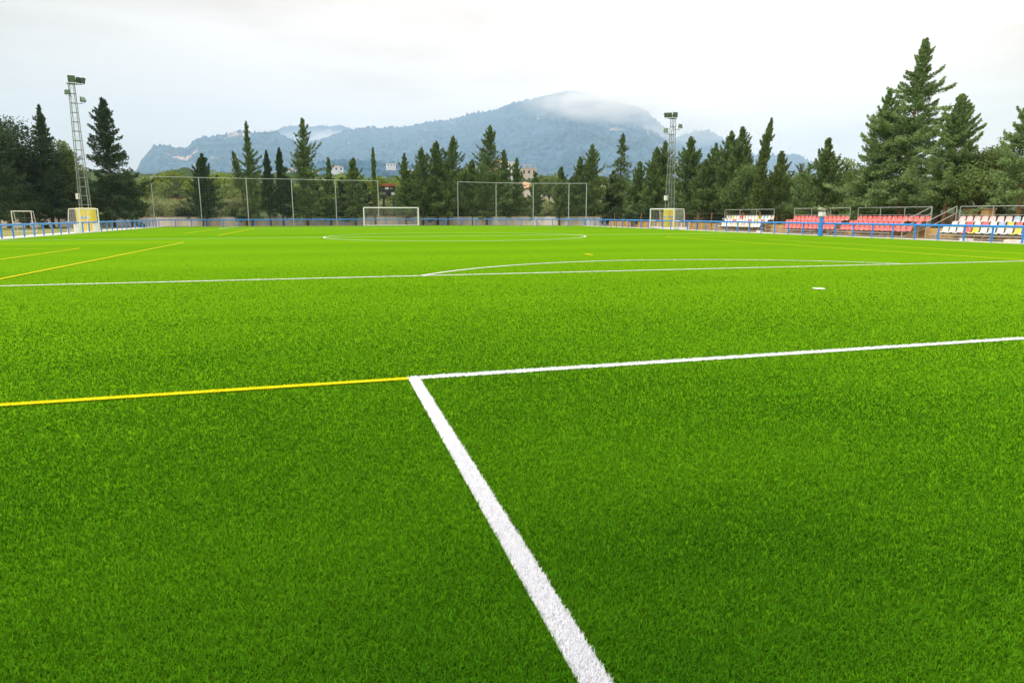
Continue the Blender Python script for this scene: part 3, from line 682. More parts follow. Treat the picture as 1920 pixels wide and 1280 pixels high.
# ------------------------------------------------------------------ dugout, scoreboard
r = empty('dugout', (-31.3, 50.5, 0)); tag(r, 'small dugout with a blue roof at the left edge', 'shelter')
b = MB(); b.box((0, -1.0, 1.62), (1.3, 4.3, .07), Matrix.Rotation(.06, 3, 'Y')); b.build('roof', 'roofblue', r, bevel=.02)
for yy in (-3.0, 1.0):
    for xx in (-.5, .45):
        b = MB(); b.bar((xx, yy, 0), (xx, yy, 1.6), .03, 6); b.build('post', 'galv_dark', r)
b = MB(); b.box((-.25, -1.0, .42), (.4, 4.0, .05)); b.box((-.5, -1.0, .75), (.05, 4.0, .6)); b.build('bench', 'black', r)
r = empty('folding_chair', (-30.4, 51.6, 0)); tag(r, 'dark folding chair with white tube legs beside the dugout', 'chair')
b = MB(); b.box((0, 0, .42), (.45, .45, .05)); b.build('seat', 'black', r)
b = MB(); b.box((-.22, 0, .68), (.04, .45, .5), Matrix.Rotation(-.15, 3, 'Y')); b.build('backrest', 'black', r)
for s in (-1, 1):
    for a, c_ in (((-.3, 0), (.25, .5)), ((.3, 0), (-.22, .62))):
        b = MB(); b.bar((a[0], s*.24, a[1]), (c_[0], s*.24, c_[1]), .016, 6); b.build('leg', 'white', r)
sl, sr_ = on_y(716, 349, 102.5), on_y(741, 367, 102.5)
w_ = sr_.x-sl.x; zc = (sl.z+sr_.z)/2; hh_ = sl.z-sr_.z
r = empty('scoreboard', ((sl.x+sr_.x)/2, 102.5, 0)); tag(r, 'dark scoreboard on two legs behind the far goal', 'scoreboard')
b = MB(); b.box((0, 0, zc), (w_, .22, hh_)); b.build('board', 'board', r, bevel=.02)
b = MB(); b.box((0, -.05, sl.z+.17), (w_+.1, .35, .32)); b.build('header', 'boardred', r)
for s in (-1, 1):
    b = MB(); b.box((s*w_*.40, .0, (zc-hh_/2)/2), (.34, .16, zc-hh_/2)); b.build('leg', 'board', r)
for cx_, cz, ww, hh2, m_ in ((-.25, .42, .52, .34, 'white'), (.38, .40, .5, .30, 'galv_dark'), (-.68, -.42, .5, .36, 'galv_dark'), (.62, -.44, .5, .40, 'white'), (0, -.42, .34, .5, 'black')):
    b = MB(); b.box((cx_*w_/1.9, -.118, zc+cz*hh_/1.5), (ww*w_/1.9, .02, hh2)); b.build('panel', m_, r)

# ------------------------------------------------------------------ houses beyond
def house(x, y, z, w, d_, h, m, roof, label, rz=0, roofh=1.2, nwin=3, floors=2, roofm='terracotta'):
    r = empty('house', (x, y, z), rz); tag(r, label, 'house', 'houses on the slope beyond the trees')
    zg = z-float(terrain(np.array([x]), np.array([y]))[0])+2; zg = min(zg, 6 if y > 1000 else 16); b = MB(); b.box((0, 0, (h-zg)/2), (w, d_, h+zg)); b.build('wall', m, r)
    if roof == 'hip':
        b = MB(); e = .5; rw = max(.1, w/2-d_/2)
        b.add([(-w/2-e, -d_/2-e, h+.01), (w/2+e, -d_/2-e, h+.01), (w/2+e, d_/2+e, h+.01), (-w/2-e, d_/2+e, h+.01), (-rw, 0, h+roofh), (rw, 0, h+roofh)], [(0, 1, 5, 4), (1, 2, 5), (2, 3, 4, 5), (3, 0, 4), (3, 2, 1, 0)])
        b.build('roof', roofm, r)
    else:
        b = MB(); b.box((0, 0, h+.15), (w+.2, d_+.2, .3)); b.build('roof', m, r)
    for f in range(floors):
        for i in range(nwin):
            b = MB(); b.box((-w/2+w*(i+.5)/nwin, -d_/2-.02, h*(f+.55)/floors), (w/nwin*.35, .06, h/floors*.42)); b.build('window', 'window', r)
    return r
def house_px(px, pytop, Y, w, d_, h, *a, **k):
    q = on_y(px, pytop, Y); rh = k.get('roofh', 1.2) if a[1] == 'hip' else .3
    return house(q.x, Y, q.z-rh-h, w, d_, h, *a, **k)
house_px(934, 300, 330, 9.5, 8, 6, 'render_pink', 'hip', 'pink-roofed white house high between the conifers', roofh=1.5)
house_px(952, 304, 322, 6, 7, 9, 'render_white', 'flat', 'white flat-roofed house just right of the pink roof', floors=3)
hq = house_px(987, 316, 300, 7.0, 8, 6.5, 'render_cream', 'flat', 'cream house with an open frame on its roof', nwin=3)
b = MB()
for xx in (-3.2, 0, 3.2): b.bar((xx, -3.8, 6.8), (xx, -3.8, 8.4), .08, 4); b.bar((xx, 3.2, 6.8), (xx, 3.2, 8.4), .08, 4)
b.bar((-3.2, -3.8, 8.4), (3.2, -3.8, 8.4), .08, 4); b.bar((-3.2, 3.2, 8.4), (3.2, 3.2, 8.4), .08, 4); b.build('roof_frame', 'render_cream', hq)
house_px(1012, 339, 172, 7.5, 7, 3.0, 'render_cream', 'hip', 'low house with a wide terracotta roof right of the scoreboard', roofh=1.9, floors=1)
house_px(984, 341, 185, 5.0, 6, 4, 'render_white', 'hip', 'small white house left of the terracotta roof', roofh=1, floors=1)
house_px(630, 311, 1150, 22, 14, 8, 'render_white', 'hip', 'far white house low on the green slope', roofh=1.5, floors=1)
house_px(733, 307, 1200, 15, 14, 5, 'render_white', 'flat', 'far white house right of the columnar cypress', floors=1)
house_px(545, 316, 1150, 14, 12, 7, 'render_white', 'hip', 'tiny far house left of the tall conifer', roofh=1.2, floors=1)

# ------------------------------------------------------------------ trees
def leaves(P, D, ln, wd, rg_, v):
    """diamond-shaped needles/leaf sprays at P along D"""
    n = len(P); D = D/np.linalg.norm(D, axis=1, keepdims=True)
    r_ = rg_.normal(size=(n, 3)); S = np.cross(D, r_); S /= np.linalg.norm(S, axis=1, keepdims=True)+1e-9
    L_ = (ln*rg_.uniform(.6, 1.4, n))[:, None]; W_ = (wd*rg_.uniform(.6, 1.4, n))[:, None]
    V = np.stack([P-D*L_*.5, P+S*W_*.5-D*L_*.05, P+D*L_*.5, P-S*W_*.5+D*L_*.05], 1).reshape(-1, 3)
    F = np.arange(n*4).reshape(n, 4); return V, F, np.repeat(v, 4)
def conifer(h, R, seed, n=9000, zc=1.2, up=(0.0, 40), taper=.85, shag=.5, leaf=.22, lean=(0, 0), narrow_top=1.0, droop=.25, nb=None, tips=2):
    rg_ = np.random.default_rng(seed); H = h-zc
    nb = nb or int(80+h*12)
    t = np.sort(rg_.random(nb)**.85)
    t = np.concatenate([t, rg_.uniform(.86, 1.0, max(4, nb//12))]); nb = len(t)
    az = np.arange(nb)*2.39996+rg_.normal(0, .5, nb)
    prof = (1-t)**taper*(1-.35*np.exp(-t*14)) + .035*narrow_top
    # broken, lobed outline: slow variation of reach with height and side
    lob = .60+.80*vnoise(t*5+seed*3.1, np.cos(az)*1.6+5+seed, seed)
    if shag < .35: lob = .92+.2*(lob-1)
    ln = R*prof*lob*(1+shag*(1.25*rg_.random(nb)**2.2-.35))
    ln = np.minimum(ln, (1-t)*H*.42+.10); ln = np.maximum(ln, .10)
    lg = rg_.random(nb) < (.24 if shag > .35 else 0); ln = np.where(lg, ln*1.38, ln*.84)
    e = np.radians(up[0]+(up[1]-up[0])*t+rg_.normal(0, 15, nb))
    wgt = ln*(1+.6*t)+.12; m_ = np.maximum(3, (n*wgt/wgt.sum()).astype(int))
    bi = np.repeat(np.arange(nb), m_); k = len(bi)
    s = rg_.random(k)**.62; Lb = ln[bi]; ab = az[bi]
    spread = (1.1-s*.8)*Lb*np.where(lg[bi], .15, .29)+leaf*.24
    lat = rg_.normal(0, .5, k)*spread; vert = rg_.normal(0, .35, k)*(spread*.55+leaf*.2)
    rad = s*Lb*np.cos(e[bi]); zz = zc+t[bi]*H + s*Lb*np.sin(e[bi]) - droop*Lb*s*s*(1-t[bi]) + .18*Lb*s**4 + vert - np.abs(lat)*.25 - leaf*.9*rg_.random(k)**2
    x_ = np.cos(ab)*rad-np.sin(ab)*lat; y_ = np.sin(ab)*rad+np.cos(ab)*lat
    cx_ = lean[0]*(zz/h)**1.5; cy_ = lean[1]*(zz/h)**1.5
    P = np.stack([x_+cx_, y_+cy_, np.minimum(zz, h)], -1)
    D = np.stack([np.cos(ab)*np.cos(e[bi]), np.sin(ab)*np.cos(e[bi]), np.sin(e[bi])+.25], -1)+rg_.normal(0, .55, (k, 3))
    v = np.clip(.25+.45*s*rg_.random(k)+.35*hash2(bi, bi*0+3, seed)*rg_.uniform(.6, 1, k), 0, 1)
    kt = max(40, n//90); zt_ = h-H*.13*rg_.random(kt)**1.2; rt_ = (h-zt_)*.10+.02
    Pt = np.stack([lean[0]*(zt_/h)**1.5+rg_.normal(0, 1, kt)*rt_, lean[1]*(zt_/h)**1.5+rg_.normal(0, 1, kt)*rt_, zt_], -1)
    P = np.concatenate([P, Pt]); D = np.concatenate([D, rg_.normal(0, .35, (kt, 3))+np.array([0, 0, 1.])]); v = np.concatenate([v, rg_.uniform(.3, .8, kt)])
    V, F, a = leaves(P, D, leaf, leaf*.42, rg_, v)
    tb_ = MB(); kk = 8
    pts = [(lean[0]*(i/kk)**1.5, lean[1]*(i/kk)**1.5, h*.97*i/kk) for i in range(kk+1)]
    r0_ = .012*h+.04; tb_.path(pts, [r0_*(1-.93*i/kk) for i in range(kk+1)], 7)
    for i in range(0, nb, 3):
        q = t[i]; z = zc+q*H; c0 = (lean[0]*(z/h)**1.5, lean[1]*(z/h)**1.5, z)
        c1 = (c0[0]+math.cos(az[i])*ln[i]*.7*math.cos(e[i]), c0[1]+math.sin(az[i])*ln[i]*.7*math.cos(e[i]), z+ln[i]*.7*math.sin(e[i])-droop*ln[i]*.49*(1-q))
        tb_.bar(c0, c1, .018+.006*ln[i], 4, .006, caps=False)
    return V, F, a, tb_
def blobtree(h, R, seed, n=7000, zc=1.2, leaf=.22, nb=26, flat=.75, blob=.36, trunk=None, lobes=1.0):
    rg_ = np.random.default_rng(seed); H = h-zc; c = np.array([0, 0, zc+H*.5])
    d_ = rg_.normal(size=(nb, 3)); d_ /= np.linalg.norm(d_, axis=1, keepdims=True); rr = rg_.uniform(.25, .78, nb)
    B = c + d_*rr[:, None]*np.array([R, R, H*.5]); br = blob*R*rg_.uniform(.55, 1.25, nb)*lobes
    B[:, 2] = np.clip(B[:, 2], zc+br*.5, h-br*.8)
    w_ = br**2; m_ = (n*w_/w_.sum()).astype(int); bi = np.repeat(np.arange(nb), m_); k = len(bi)
    q = rg_.normal(size=(k, 3)); q /= np.linalg.norm(q, axis=1, keepdims=True)
    rad = (rg_.random(k)**.35)*(1+.18*rg_.normal(size=k))
    P = B[bi] + q*(br[bi]*rad)[:, None]*np.array([1, 1, flat]); P[:, 2] = np.clip(P[:, 2], zc*.55, None)
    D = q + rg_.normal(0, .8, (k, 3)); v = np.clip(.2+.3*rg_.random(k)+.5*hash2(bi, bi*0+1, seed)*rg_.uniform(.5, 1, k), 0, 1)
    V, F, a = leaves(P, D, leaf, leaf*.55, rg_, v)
    tb_ = MB(); r0_ = trunk or (.02*h+.05)
    tb_.path([(0, 0, 0), (R*.03, 0, zc*.6), (0, R*.04, zc+H*.35)], [r0_, r0_*.8, r0_*.45], 7)
    for i in range(nb): tb_.bar((0, R*.02, zc+H*.15*rg_.random()), tuple(B[i]), r0_*.32, 4, r0_*.08, caps=False)
    return V, F, a, tb_
NT = [0]
def place(kind, name, x, y, z, data, leafm, barkm, label, cat='tree', group=None, rz=0):
    V, F, a, tb_ = data; r = empty(name, (x, y, z), rz); tag(r, label, cat, group)
    np_mesh('crown', V, F, leafm, parent=r, attr=a); tb_.build('trunk', barkm, r); NT[0] += len(F); return r
def con(px, py, Y=None, X=None, R=2.0, leafm='leaf_fir', label='', name='conifer', n=None, barkm='bark', group='dark conifers planted round the pitch', lean=0, **k):
    q = on_y(px, py, Y) if Y is not None else on_x(px, py, X)
    NTs = int(abs(px)*7+py); h = q.z
    zc = k.pop('zc', 1.3)
    dist = math.hypot(q.x-CX, q.y-CY); nn_ = n or int(5200+R*h*260*(95/dist)**1.1)
    leaf = k.pop('leaf', .30*min(1.0, (dist/95))**.7)
    data = conifer(h, R, NTs, n=nn_, zc=zc, leaf=leaf, lean=(lean, 0), **k)
    return place('c', name, q.x-lean, q.y, 0, data, leafm, barkm, label, 'tree', group)
def blob(px, py, Y=None, X=None, R=3, h=None, leafm='leaf_pine', label='', name='pine_tree', n=None, group=None, base=None, cat='tree', **k):
    q = on_y(px, py, Y) if Y is not None else on_x(px, py, X)
    zb = float(terrain(np.array([q.x]), np.array([q.y]))[0]); h = q.z-zb
    dist = math.hypot(q.x-CX, q.y-CY)
    data = blobtree(h, R, int(px*3+py), n=n or int(2500+R*h*160*(100/dist)), leaf=k.pop('leaf', .32*min(1.3, dist/100)), **k)
    return place('b', name, q.x, q.y, zb-.05, data, leafm, 'bark', label, cat, group)
# left group, beyond the left rail
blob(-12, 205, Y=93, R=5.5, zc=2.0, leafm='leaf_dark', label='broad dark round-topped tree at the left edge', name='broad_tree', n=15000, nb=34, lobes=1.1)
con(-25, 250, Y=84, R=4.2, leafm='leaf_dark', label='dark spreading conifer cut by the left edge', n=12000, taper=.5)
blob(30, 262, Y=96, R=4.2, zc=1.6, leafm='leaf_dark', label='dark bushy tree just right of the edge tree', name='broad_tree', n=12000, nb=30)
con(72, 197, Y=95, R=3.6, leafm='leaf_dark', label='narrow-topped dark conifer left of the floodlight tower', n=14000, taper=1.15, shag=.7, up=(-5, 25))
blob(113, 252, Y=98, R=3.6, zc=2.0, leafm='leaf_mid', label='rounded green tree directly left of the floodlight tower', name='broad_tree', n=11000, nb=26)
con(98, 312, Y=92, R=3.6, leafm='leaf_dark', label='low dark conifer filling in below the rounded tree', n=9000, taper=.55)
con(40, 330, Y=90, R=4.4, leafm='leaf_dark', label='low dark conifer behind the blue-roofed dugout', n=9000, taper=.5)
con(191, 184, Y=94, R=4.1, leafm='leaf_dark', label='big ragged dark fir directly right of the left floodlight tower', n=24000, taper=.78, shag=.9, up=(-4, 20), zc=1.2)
con(238, 322, Y=97, R=2.6, leafm='leaf_dark', label='low dark fir tucked against the big ragged fir', n=7000, taper=.6)
blob(157, 330, Y=99, R=3.0, zc=1.6, leafm='leaf_mid', label='small green tree seen behind the lattice of the left tower', name='broad_tree', n=6000)
# far row, in front of the wall
YF = 99.7
con(378, 289, Y=YF, R=2.1, leafm='leaf_dark', label='dark bushy two-tipped conifer behind the second pole', taper=.55, shag=.6, up=(10, 55))
con(371, 300, Y=YF+.4, R=1.2, leafm='leaf_dark', label='thin leading shoot beside the two-tipped conifer', taper=.7, up=(20, 60), n=3000)
con(461, 228, Y=YF, R=2.0, leafm='leaf_fir', label='tall thin-topped fir with a side limb, behind the third pole', taper=1.15, shag=.9, up=(5, 45), n=9000)
con(436, 284, Y=YF+.5, R=1.1, leafm='leaf_fir', label='slim raised limb left of the thin-topped fir', taper=.8, up=(20, 60), n=2200, zc=5.0, lean=-1.2)
con(499, 283, Y=YF, R=1.9, leafm='leaf_dark', label='dense dark cypress, left one of a touching pair', taper=.55, up=(40, 70), shag=.3)
con(523, 278, Y=YF, R=1.9, leafm='leaf_dark', label='dense dark cypress, right one of a touching pair', taper=.45, up=(40, 70), shag=.3)
con(566, 222, Y=YF, R=2.3, leafm='leaf_fir', label='tallest fir of the far row, left of the goal', taper=.75, shag=.8, up=(5, 50), n=12000)
con(615, 296, Y=YF, R=1.7, leafm='leaf_fir', label='small slender fir between the tallest fir and the goal', taper=1.1, up=(5, 45), shag=.7)
con(662, 297, Y=YF, R=2.2, leafm='leaf_fir', label='small spreading fir above the left goal post', taper=.75, up=(0, 35), shag=.8)
con(699, 277, Y=YF, R=1.0, leafm='leaf_cyp', label='smooth pointed columnar cypress above the goal', name='columnar_cypress', taper=.42, up=(62, 80), shag=.1, droop=0, n=8000)
con(758, 288, Y=YF, R=1.9, leafm='leaf_fir', label='narrow fir just right of the scoreboard', taper=.9, shag=.8, up=(5, 40))
con(790, 277, Y=YF, R=3.84, leafm='leaf_fir', label='wide-headed conifer behind the right goal post', taper=.5, shag=.8, up=(15, 50), n=12000)
con(818, 265, Y=YF+.6, R=2.88, leafm='leaf_fir', label='conifer with a single tall tip right of the wide-headed one', taper=.6, shag=.7, up=(10, 50))
con(850, 256, Y=YF, R=3.60, leafm='leaf_fir', label='conifer leaning right with a ragged raised head', taper=.5, shag=.9, up=(15, 55), lean=1.0, n=10000)
con(885, 300, Y=YF-.6, R=2.76, leafm='leaf_fir', label='lower twin-shooted conifer left of the tall leaning fir', taper=.5, shag=.6, up=(20, 60))
con(919, 236, Y=YF-2.2, R=3.60, leafm='leaf_fir', label='tall fir with a bent tip right of the goal', taper=.62, shag=.9, up=(10, 45), lean=.6, n=13000)
con(945, 282, Y=YF-2.5, R=1.8, leafm='leaf_fir', label='pointed fir in front of the pink-roofed house', taper=.8, up=(5, 40), shag=.7)
con(969, 297, Y=YF-3.5, R=1.7, leafm='leaf_fir', label='pointed fir just left of the cream house', taper=.85, up=(5, 40), shag=.7)
con(1004, 324, Y=YF-5, R=1.4, leafm='leaf_fir', label='short dark fir left of the terracotta roof', taper=.6, up=(10, 45), shag=.6)
con(1053, 314, Y=YF-7, R=1.8, leafm='leaf_fir', label='short conifer right of the terracotta roof', taper=.5, up=(20, 55), shag=.7, lean=.3)
con(1088, 295, Y=YF-8, R=2.3, leafm='leaf_fir', label='conifer leaning on the left of the twisted-topped one', taper=.6, up=(15, 50), shag=.7)
con(1111, 271, Y=YF-8.5, R=2.9, leafm='leaf_fir', label='twisted-topped conifer behind the far right corner', taper=.7, up=(10, 45), shag=.9, lean=.3, n=10000)
for px, py, Y_, R_, lab in ((540, 330, 103, 2.4, 'dark low conifer between the cypress pair and the tallest fir, behind the wall'), (588, 338, 103, 2.2, 'dark low conifer just right of the tallest fir, behind the wall'), (640, 334, 103.5, 2.2, 'dark low conifer behind the wall, left of the small spreading fir'),
    (683, 344, 103, 1.8, 'dark low conifer behind the wall, against the columnar cypress'), (775, 322, 103, 2.4, 'dark low conifer behind the wall, above the right goal post'), (872, 326, 103, 2.4, 'dark low conifer behind the wall, at the first pole of the right net'),
    (905, 310, 103, 2.4, 'dark low conifer behind the wall, left of the bent-tipped fir'), (1075, 330, 100, 2.2, 'dark low conifer behind the wall, before the far right corner')):
    con(px, py, Y=Y_, R=R_, leafm='leaf_dark', label=lab, taper=.45, up=(10, 50), shag=.7, n=7000)
# right row
con(1169, 250, X=33, R=2.40, leafm='leaf_fir', label='thin drooping fir with a crooked tip, left of the right tower', taper=.75, shag=.8, up=(-15, 5), droop=.5, lean=.5, n=7000)
con(1150, 322, X=32, R=3.12, leafm='leaf_dark', label='low dark conifer below the crooked-tipped fir', taper=.4, up=(10, 50))
con(1200, 304, X=32, R=3.36, leafm='leaf_fir', label='medium fir left of the right goal', taper=.75, up=(5, 45), shag=.6)
con(1232, 277, X=32, R=2.64, leafm='leaf_fir', label='slim fir just left of the right tower, lower one', taper=.65, up=(15, 55))
con(1248, 266, X=33.5, R=2.88, leafm='leaf_fir', label='slim fir just left of the right tower, higher one', taper=.7, up=(15, 55))
con(1296, 257, X=32, R=3.24, leafm='leaf_fir', label='wide fir with upswept limbs right of the right tower', taper=.72, shag=.7, up=(18, 42), n=15000)
con(1343, 270, X=33, R=3.12, leafm='leaf_fir', label='fir with small pointed tip, first of the dense clump', taper=.6, up=(10, 50))
con(1372, 247, X=33, R=3.36, leafm='leaf_fir', label='middle fir of the dense clump behind the farthest stand', taper=.62, up=(10, 50), n=13000)
con(1393, 239, X=33, R=3.60, leafm='leaf_fir', label='tallest fir of the dense clump behind the farthest stand', taper=.62, up=(10, 50), n=15000)
con(1325, 300, X=31.5, R=2.88, leafm='leaf_fir', label='low fir between the wide fir and the dense clump', taper=.45, up=(20, 60))
blob(1405, 302, X=32, R=2.7, zc=1.2, leafm='leaf_fir', label='rounded dark green tree left of the leaning cypress', name='broad_tree', n=13000)
con(1447, 223, X=32, R=1.75, leafm='leaf_cyp', label='tall smooth cypress leaning right above the stands', name='columnar_cypress', taper=.42, up=(65, 82), shag=.1, droop=0, lean=1.3, n=20000)
con(1466, 285, X=33, R=1.9, leafm='leaf_cyp', label='short conifer tucked right of the leaning cypress', taper=.5, up=(30, 60), n=9000)
blob(1481, 303, X=38, R=2.6, zc=1.6, leafm='leaf_mid', label='pale rounded tree right of the leaning cypress', name='broad_tree', n=9000)
con(1555, 260, X=33, R=2.76, leafm='leaf_fir', label='pointed twin-tipped fir above the aisle of the red stands', taper=.6, up=(20, 60), n=14000)
con(1510, 322, X=34, R=2.5, leafm='leaf_warm', label='low conifer behind the blue padded post', taper=.4, up=(20, 50), n=10000)
blob(1600, 291, X=40, R=3.2, zc=1.8, leafm='leaf_mid', label='light rounded tree between the twin-tipped fir and the giant fir', name='broad_tree', n=11000)
con(1668, 172, X=32, R=3.4, leafm='leaf_warm', label='left shoulder fir leaning on the giant fir', taper=.6, shag=.7, up=(0, 40), n=34000, barkm='bark_warm', leaf=.19, zc=1.9)
con(1738, 72, X=33, R=3.2, leafm='leaf_warm', label='giant ragged fir towering over the red stand', taper=.88, shag=.9, up=(-4, 25), n=52000, barkm='bark_warm', leaf=.19, zc=2.1, lean=.9)
con(1640, 305, X=31.5, R=2.6, leafm='leaf_warm', label='low fir at the foot of the giant fir, left side', taper=.4, up=(0, 40), n=14000, leaf=.19)
con(1805, 178, X=31.5, R=2.5, leafm='leaf_warm', label='bushy fir with upswept right limbs, right of the giant fir', taper=.62, shag=.9, up=(2, 40), n=34000, barkm='bark_warm', leaf=.18, zc=2.3, lean=.4)
blob(1770, 318, X=32.5, R=2.2, zc=1.6, leafm='leaf_warm', label='low leafy tree between the giant fir and the bushy fir', name='broad_tree', n=12000, leaf=.18)
blob(1850, 276, X=33, R=2.9, zc=1.5, leafm='leaf_mid', label='rounded green tree right of the bushy fir', name='broad_tree', n=20000, leaf=.18)
blob(1893, 270, X=34, R=2.9, zc=1.8, leafm='leaf_mid', label='spreading tree near the right edge with sky gaps', name='broad_tree', n=16000, leaf=.18)
con(1940, 168, X=31, R=2.6, leafm='leaf_warm', label='fir cut off by the right edge', taper=.6, shag=.9, up=(0, 35), n=24000, barkm='bark_warm', leaf=.17, zc=2.3)
# lighter trees and shrubs beyond the wall
bgp = 'light green pines beyond the wall'
for px, py, Y_, R_, m_, lab in ((300, 317, 125, 3.4, 'leaf_pine', 'bright pine above the first net pole'), (335, 315, 128, 3.4, 'leaf_pine', 'bright pine between the first two net poles'),
    (408, 316, 122, 3.6, 'leaf_pine', 'bright pine right of the two-tipped conifer'), (270, 330, 118, 3.2, 'leaf_mid', 'green tree left of the first net pole'),
    (435, 332, 116, 3.4, 'leaf_mid', 'mid green tree left of the third net pole'), (640, 326, 126, 4.0, 'leaf_pine', 'bright pine behind the fifth net pole'),
    (682, 322, 128, 3.4, 'leaf_pine', 'bright pine left of the columnar cypress'), (728, 312, 124, 3.6, 'leaf_pine', 'bright pine above the scoreboard'),
    (764, 318, 130, 3.4, 'leaf_pine', 'bright pine right of the scoreboard'), (868, 295, 126, 4.2, 'leaf_pine', 'bright pine left of the bent-tipped fir'),
    (1030, 318, 150, 4.2, 'leaf_mid', 'dark green pine above the terracotta roof'), (1135, 322, 118, 3.4, 'leaf_mid', 'grey green tree right of the twisted-topped conifer'),
    (1128, 345, 108, 3.0, 'leaf_olive', 'pale tree low behind the far right corner'), (590, 330, 124, 3.0, 'leaf_mid', 'green tree right of the tallest fir'),
    (1065, 338, 112, 3.0, 'leaf_mid', 'green tree low right of the terracotta roof'),
    (318, 338, 116, 3.6, 'leaf_mid', 'mid green tree right behind the palm'), (366, 334, 132, 3.6, 'leaf_pine', 'bright tree behind the two-tipped conifer'), (480, 338, 120, 3.8, 'leaf_mid', 'green tree behind the gap before the touching cypress pair'),
    (545, 340, 118, 3.8, 'leaf_mid', 'green tree between the cypress pair and the tallest fir'), (612, 344, 114, 3.4, 'leaf_mid', 'green tree behind the small slender fir'), (662, 342, 113, 3.6, 'leaf_pine', 'bright tree behind the small spreading fir'),
    (745, 342, 112, 3.4, 'leaf_mid', 'green tree behind the scoreboard'), (790, 330, 116, 3.8, 'leaf_mid', 'green tree behind the wide-headed conifer'), (835, 320, 118, 3.8, 'leaf_mid', 'green tree behind the right-leaning conifer'),
    (900, 318, 118, 4.0, 'leaf_mid', 'green tree behind the bent-tipped fir'), (950, 345, 112, 3.6, 'leaf_mid', 'green tree below the pink-roofed house'), (1090, 345, 108, 3.6, 'leaf_mid', 'green tree behind the leaning corner conifer'),
    (455, 352, 110, 3.4, 'leaf_mid', 'green tree at the foot of the thin-topped fir')):
    blob(px, py, Y=Y_, R=R_, leafm=m_, label=lab, group=bgp, zc=2.2, n=5200, nb=22)
olv = 'grey green olive trees behind the wall'
for px, py, Y_, R_, lab in ((262, 372, 104, 2.6, 'pale olive at the left end of the net fence'), (300, 362, 106, 3.0, 'pale olive below the palm, left side'), (338, 364, 104, 2.8, 'pale olive below the palm, right side'),
    (425, 368, 104, 2.6, 'pale olive between the second and third poles'), (597, 366, 105, 2.4, 'pale olive left of the fifth pole'), (640, 370, 104, 2.3, 'pale olive right of the fifth pole'),
    (684, 362, 106, 2.3, 'pale olive left of the columnar cypress foot'), (726, 372, 106, 2.2, 'pale olive below the scoreboard'), (770, 372, 105, 2.4, 'pale olive above the right goal post'),
    (836, 362, 105, 2.4, 'pale olive left of the second net fence'), (985, 366, 104, 2.6, 'pale olive left of the short dark fir'), (1024, 368, 104, 2.8, 'pale olive under the terracotta roof'),
    (1140, 362, 100, 2.6, 'pale olive behind the far right corner'), (215, 385, 104, 2.6, 'olive at the foot of the big ragged fir'), (140, 388, 105, 2.6, 'olive left of the left tower foot'), (75, 384, 105, 2.8, 'olive behind the spare goal')):
    blob(px, py, Y=Y_, R=R_, leafm='leaf_olive', label=lab, name='olive_tree', group=olv, zc=.5, n=4200, nb=18, leaf=.24)
hg = 'dark shrubs filling in along the wall'
for i, (px, py, Y_, R_, lab) in enumerate(((352, 385, 102, 1.8, 'dark shrub at the foot of the two-tipped conifer'), (455, 384, 102, 2.2, 'dark shrub at the foot of the thin-topped fir'), (552, 380, 102, 2.2, 'dark shrub at the foot of the tallest fir'),
    (640, 388, 101.8, 2.0, 'dark shrub left of the goal'), (800, 378, 102, 2.4, 'dark shrub right of the goal'), (860, 380, 102, 2.4, 'dark shrub behind the first pole of the right net'), (905, 378, 101, 2.6, 'dark shrub below the bent-tipped fir'),
    (955, 382, 100, 2.4, 'dark shrub behind the third pole of the right net'), (1060, 384, 97, 2.4, 'dark shrub before the far right corner'), (1100, 380, 95, 2.4, 'dark shrub at the far right corner'),
    (1150, 385, 88, 2.4, 'dark shrub left of the right goal'), (1205, 388, 78, 2.2, 'dark shrub behind the right goal'))):
    blob(px, py, Y=Y_, R=R_, leafm='leaf_dark', label=lab, name='shrub', group=hg, zc=.3, n=3600, nb=14, leaf=.24, cat='shrub')
for i, (px, py, R_, m_, lab) in enumerate(((1275, 380, 2.0, 'leaf_dark', 'dark shrub right of the right goal'), (1340, 375, 2.2, 'leaf_fir', 'shrub left of the farthest stand'), (1440, 372, 2.0, 'leaf_fir', 'shrub at the right end of the farthest stand'),
    (1500, 372, 2.0, 'leaf_mid', 'shrub behind the left red stand'), (1590, 372, 2.0, 'leaf_mid', 'shrub behind the aisle of the red stands'), (1640, 380, 1.6, 'leaf_olive', 'pale bush behind the longer red stand'), (1712, 370, 2.2, 'leaf_warm', 'shrub behind the right end of the red stand'),
    (1845, 388, 1.5, 'leaf_olive', 'pale hedge clump behind the pillars'), (1890, 386, 1.5, 'leaf_olive', 'pale hedge clump near the right edge'))):
    blob(px, py, X=34.5, R=R_, leafm=m_, label=lab, name='shrub', group='shrubs behind the stands', zc=.3, n=6500, nb=14, leaf=.18, cat='shrub')

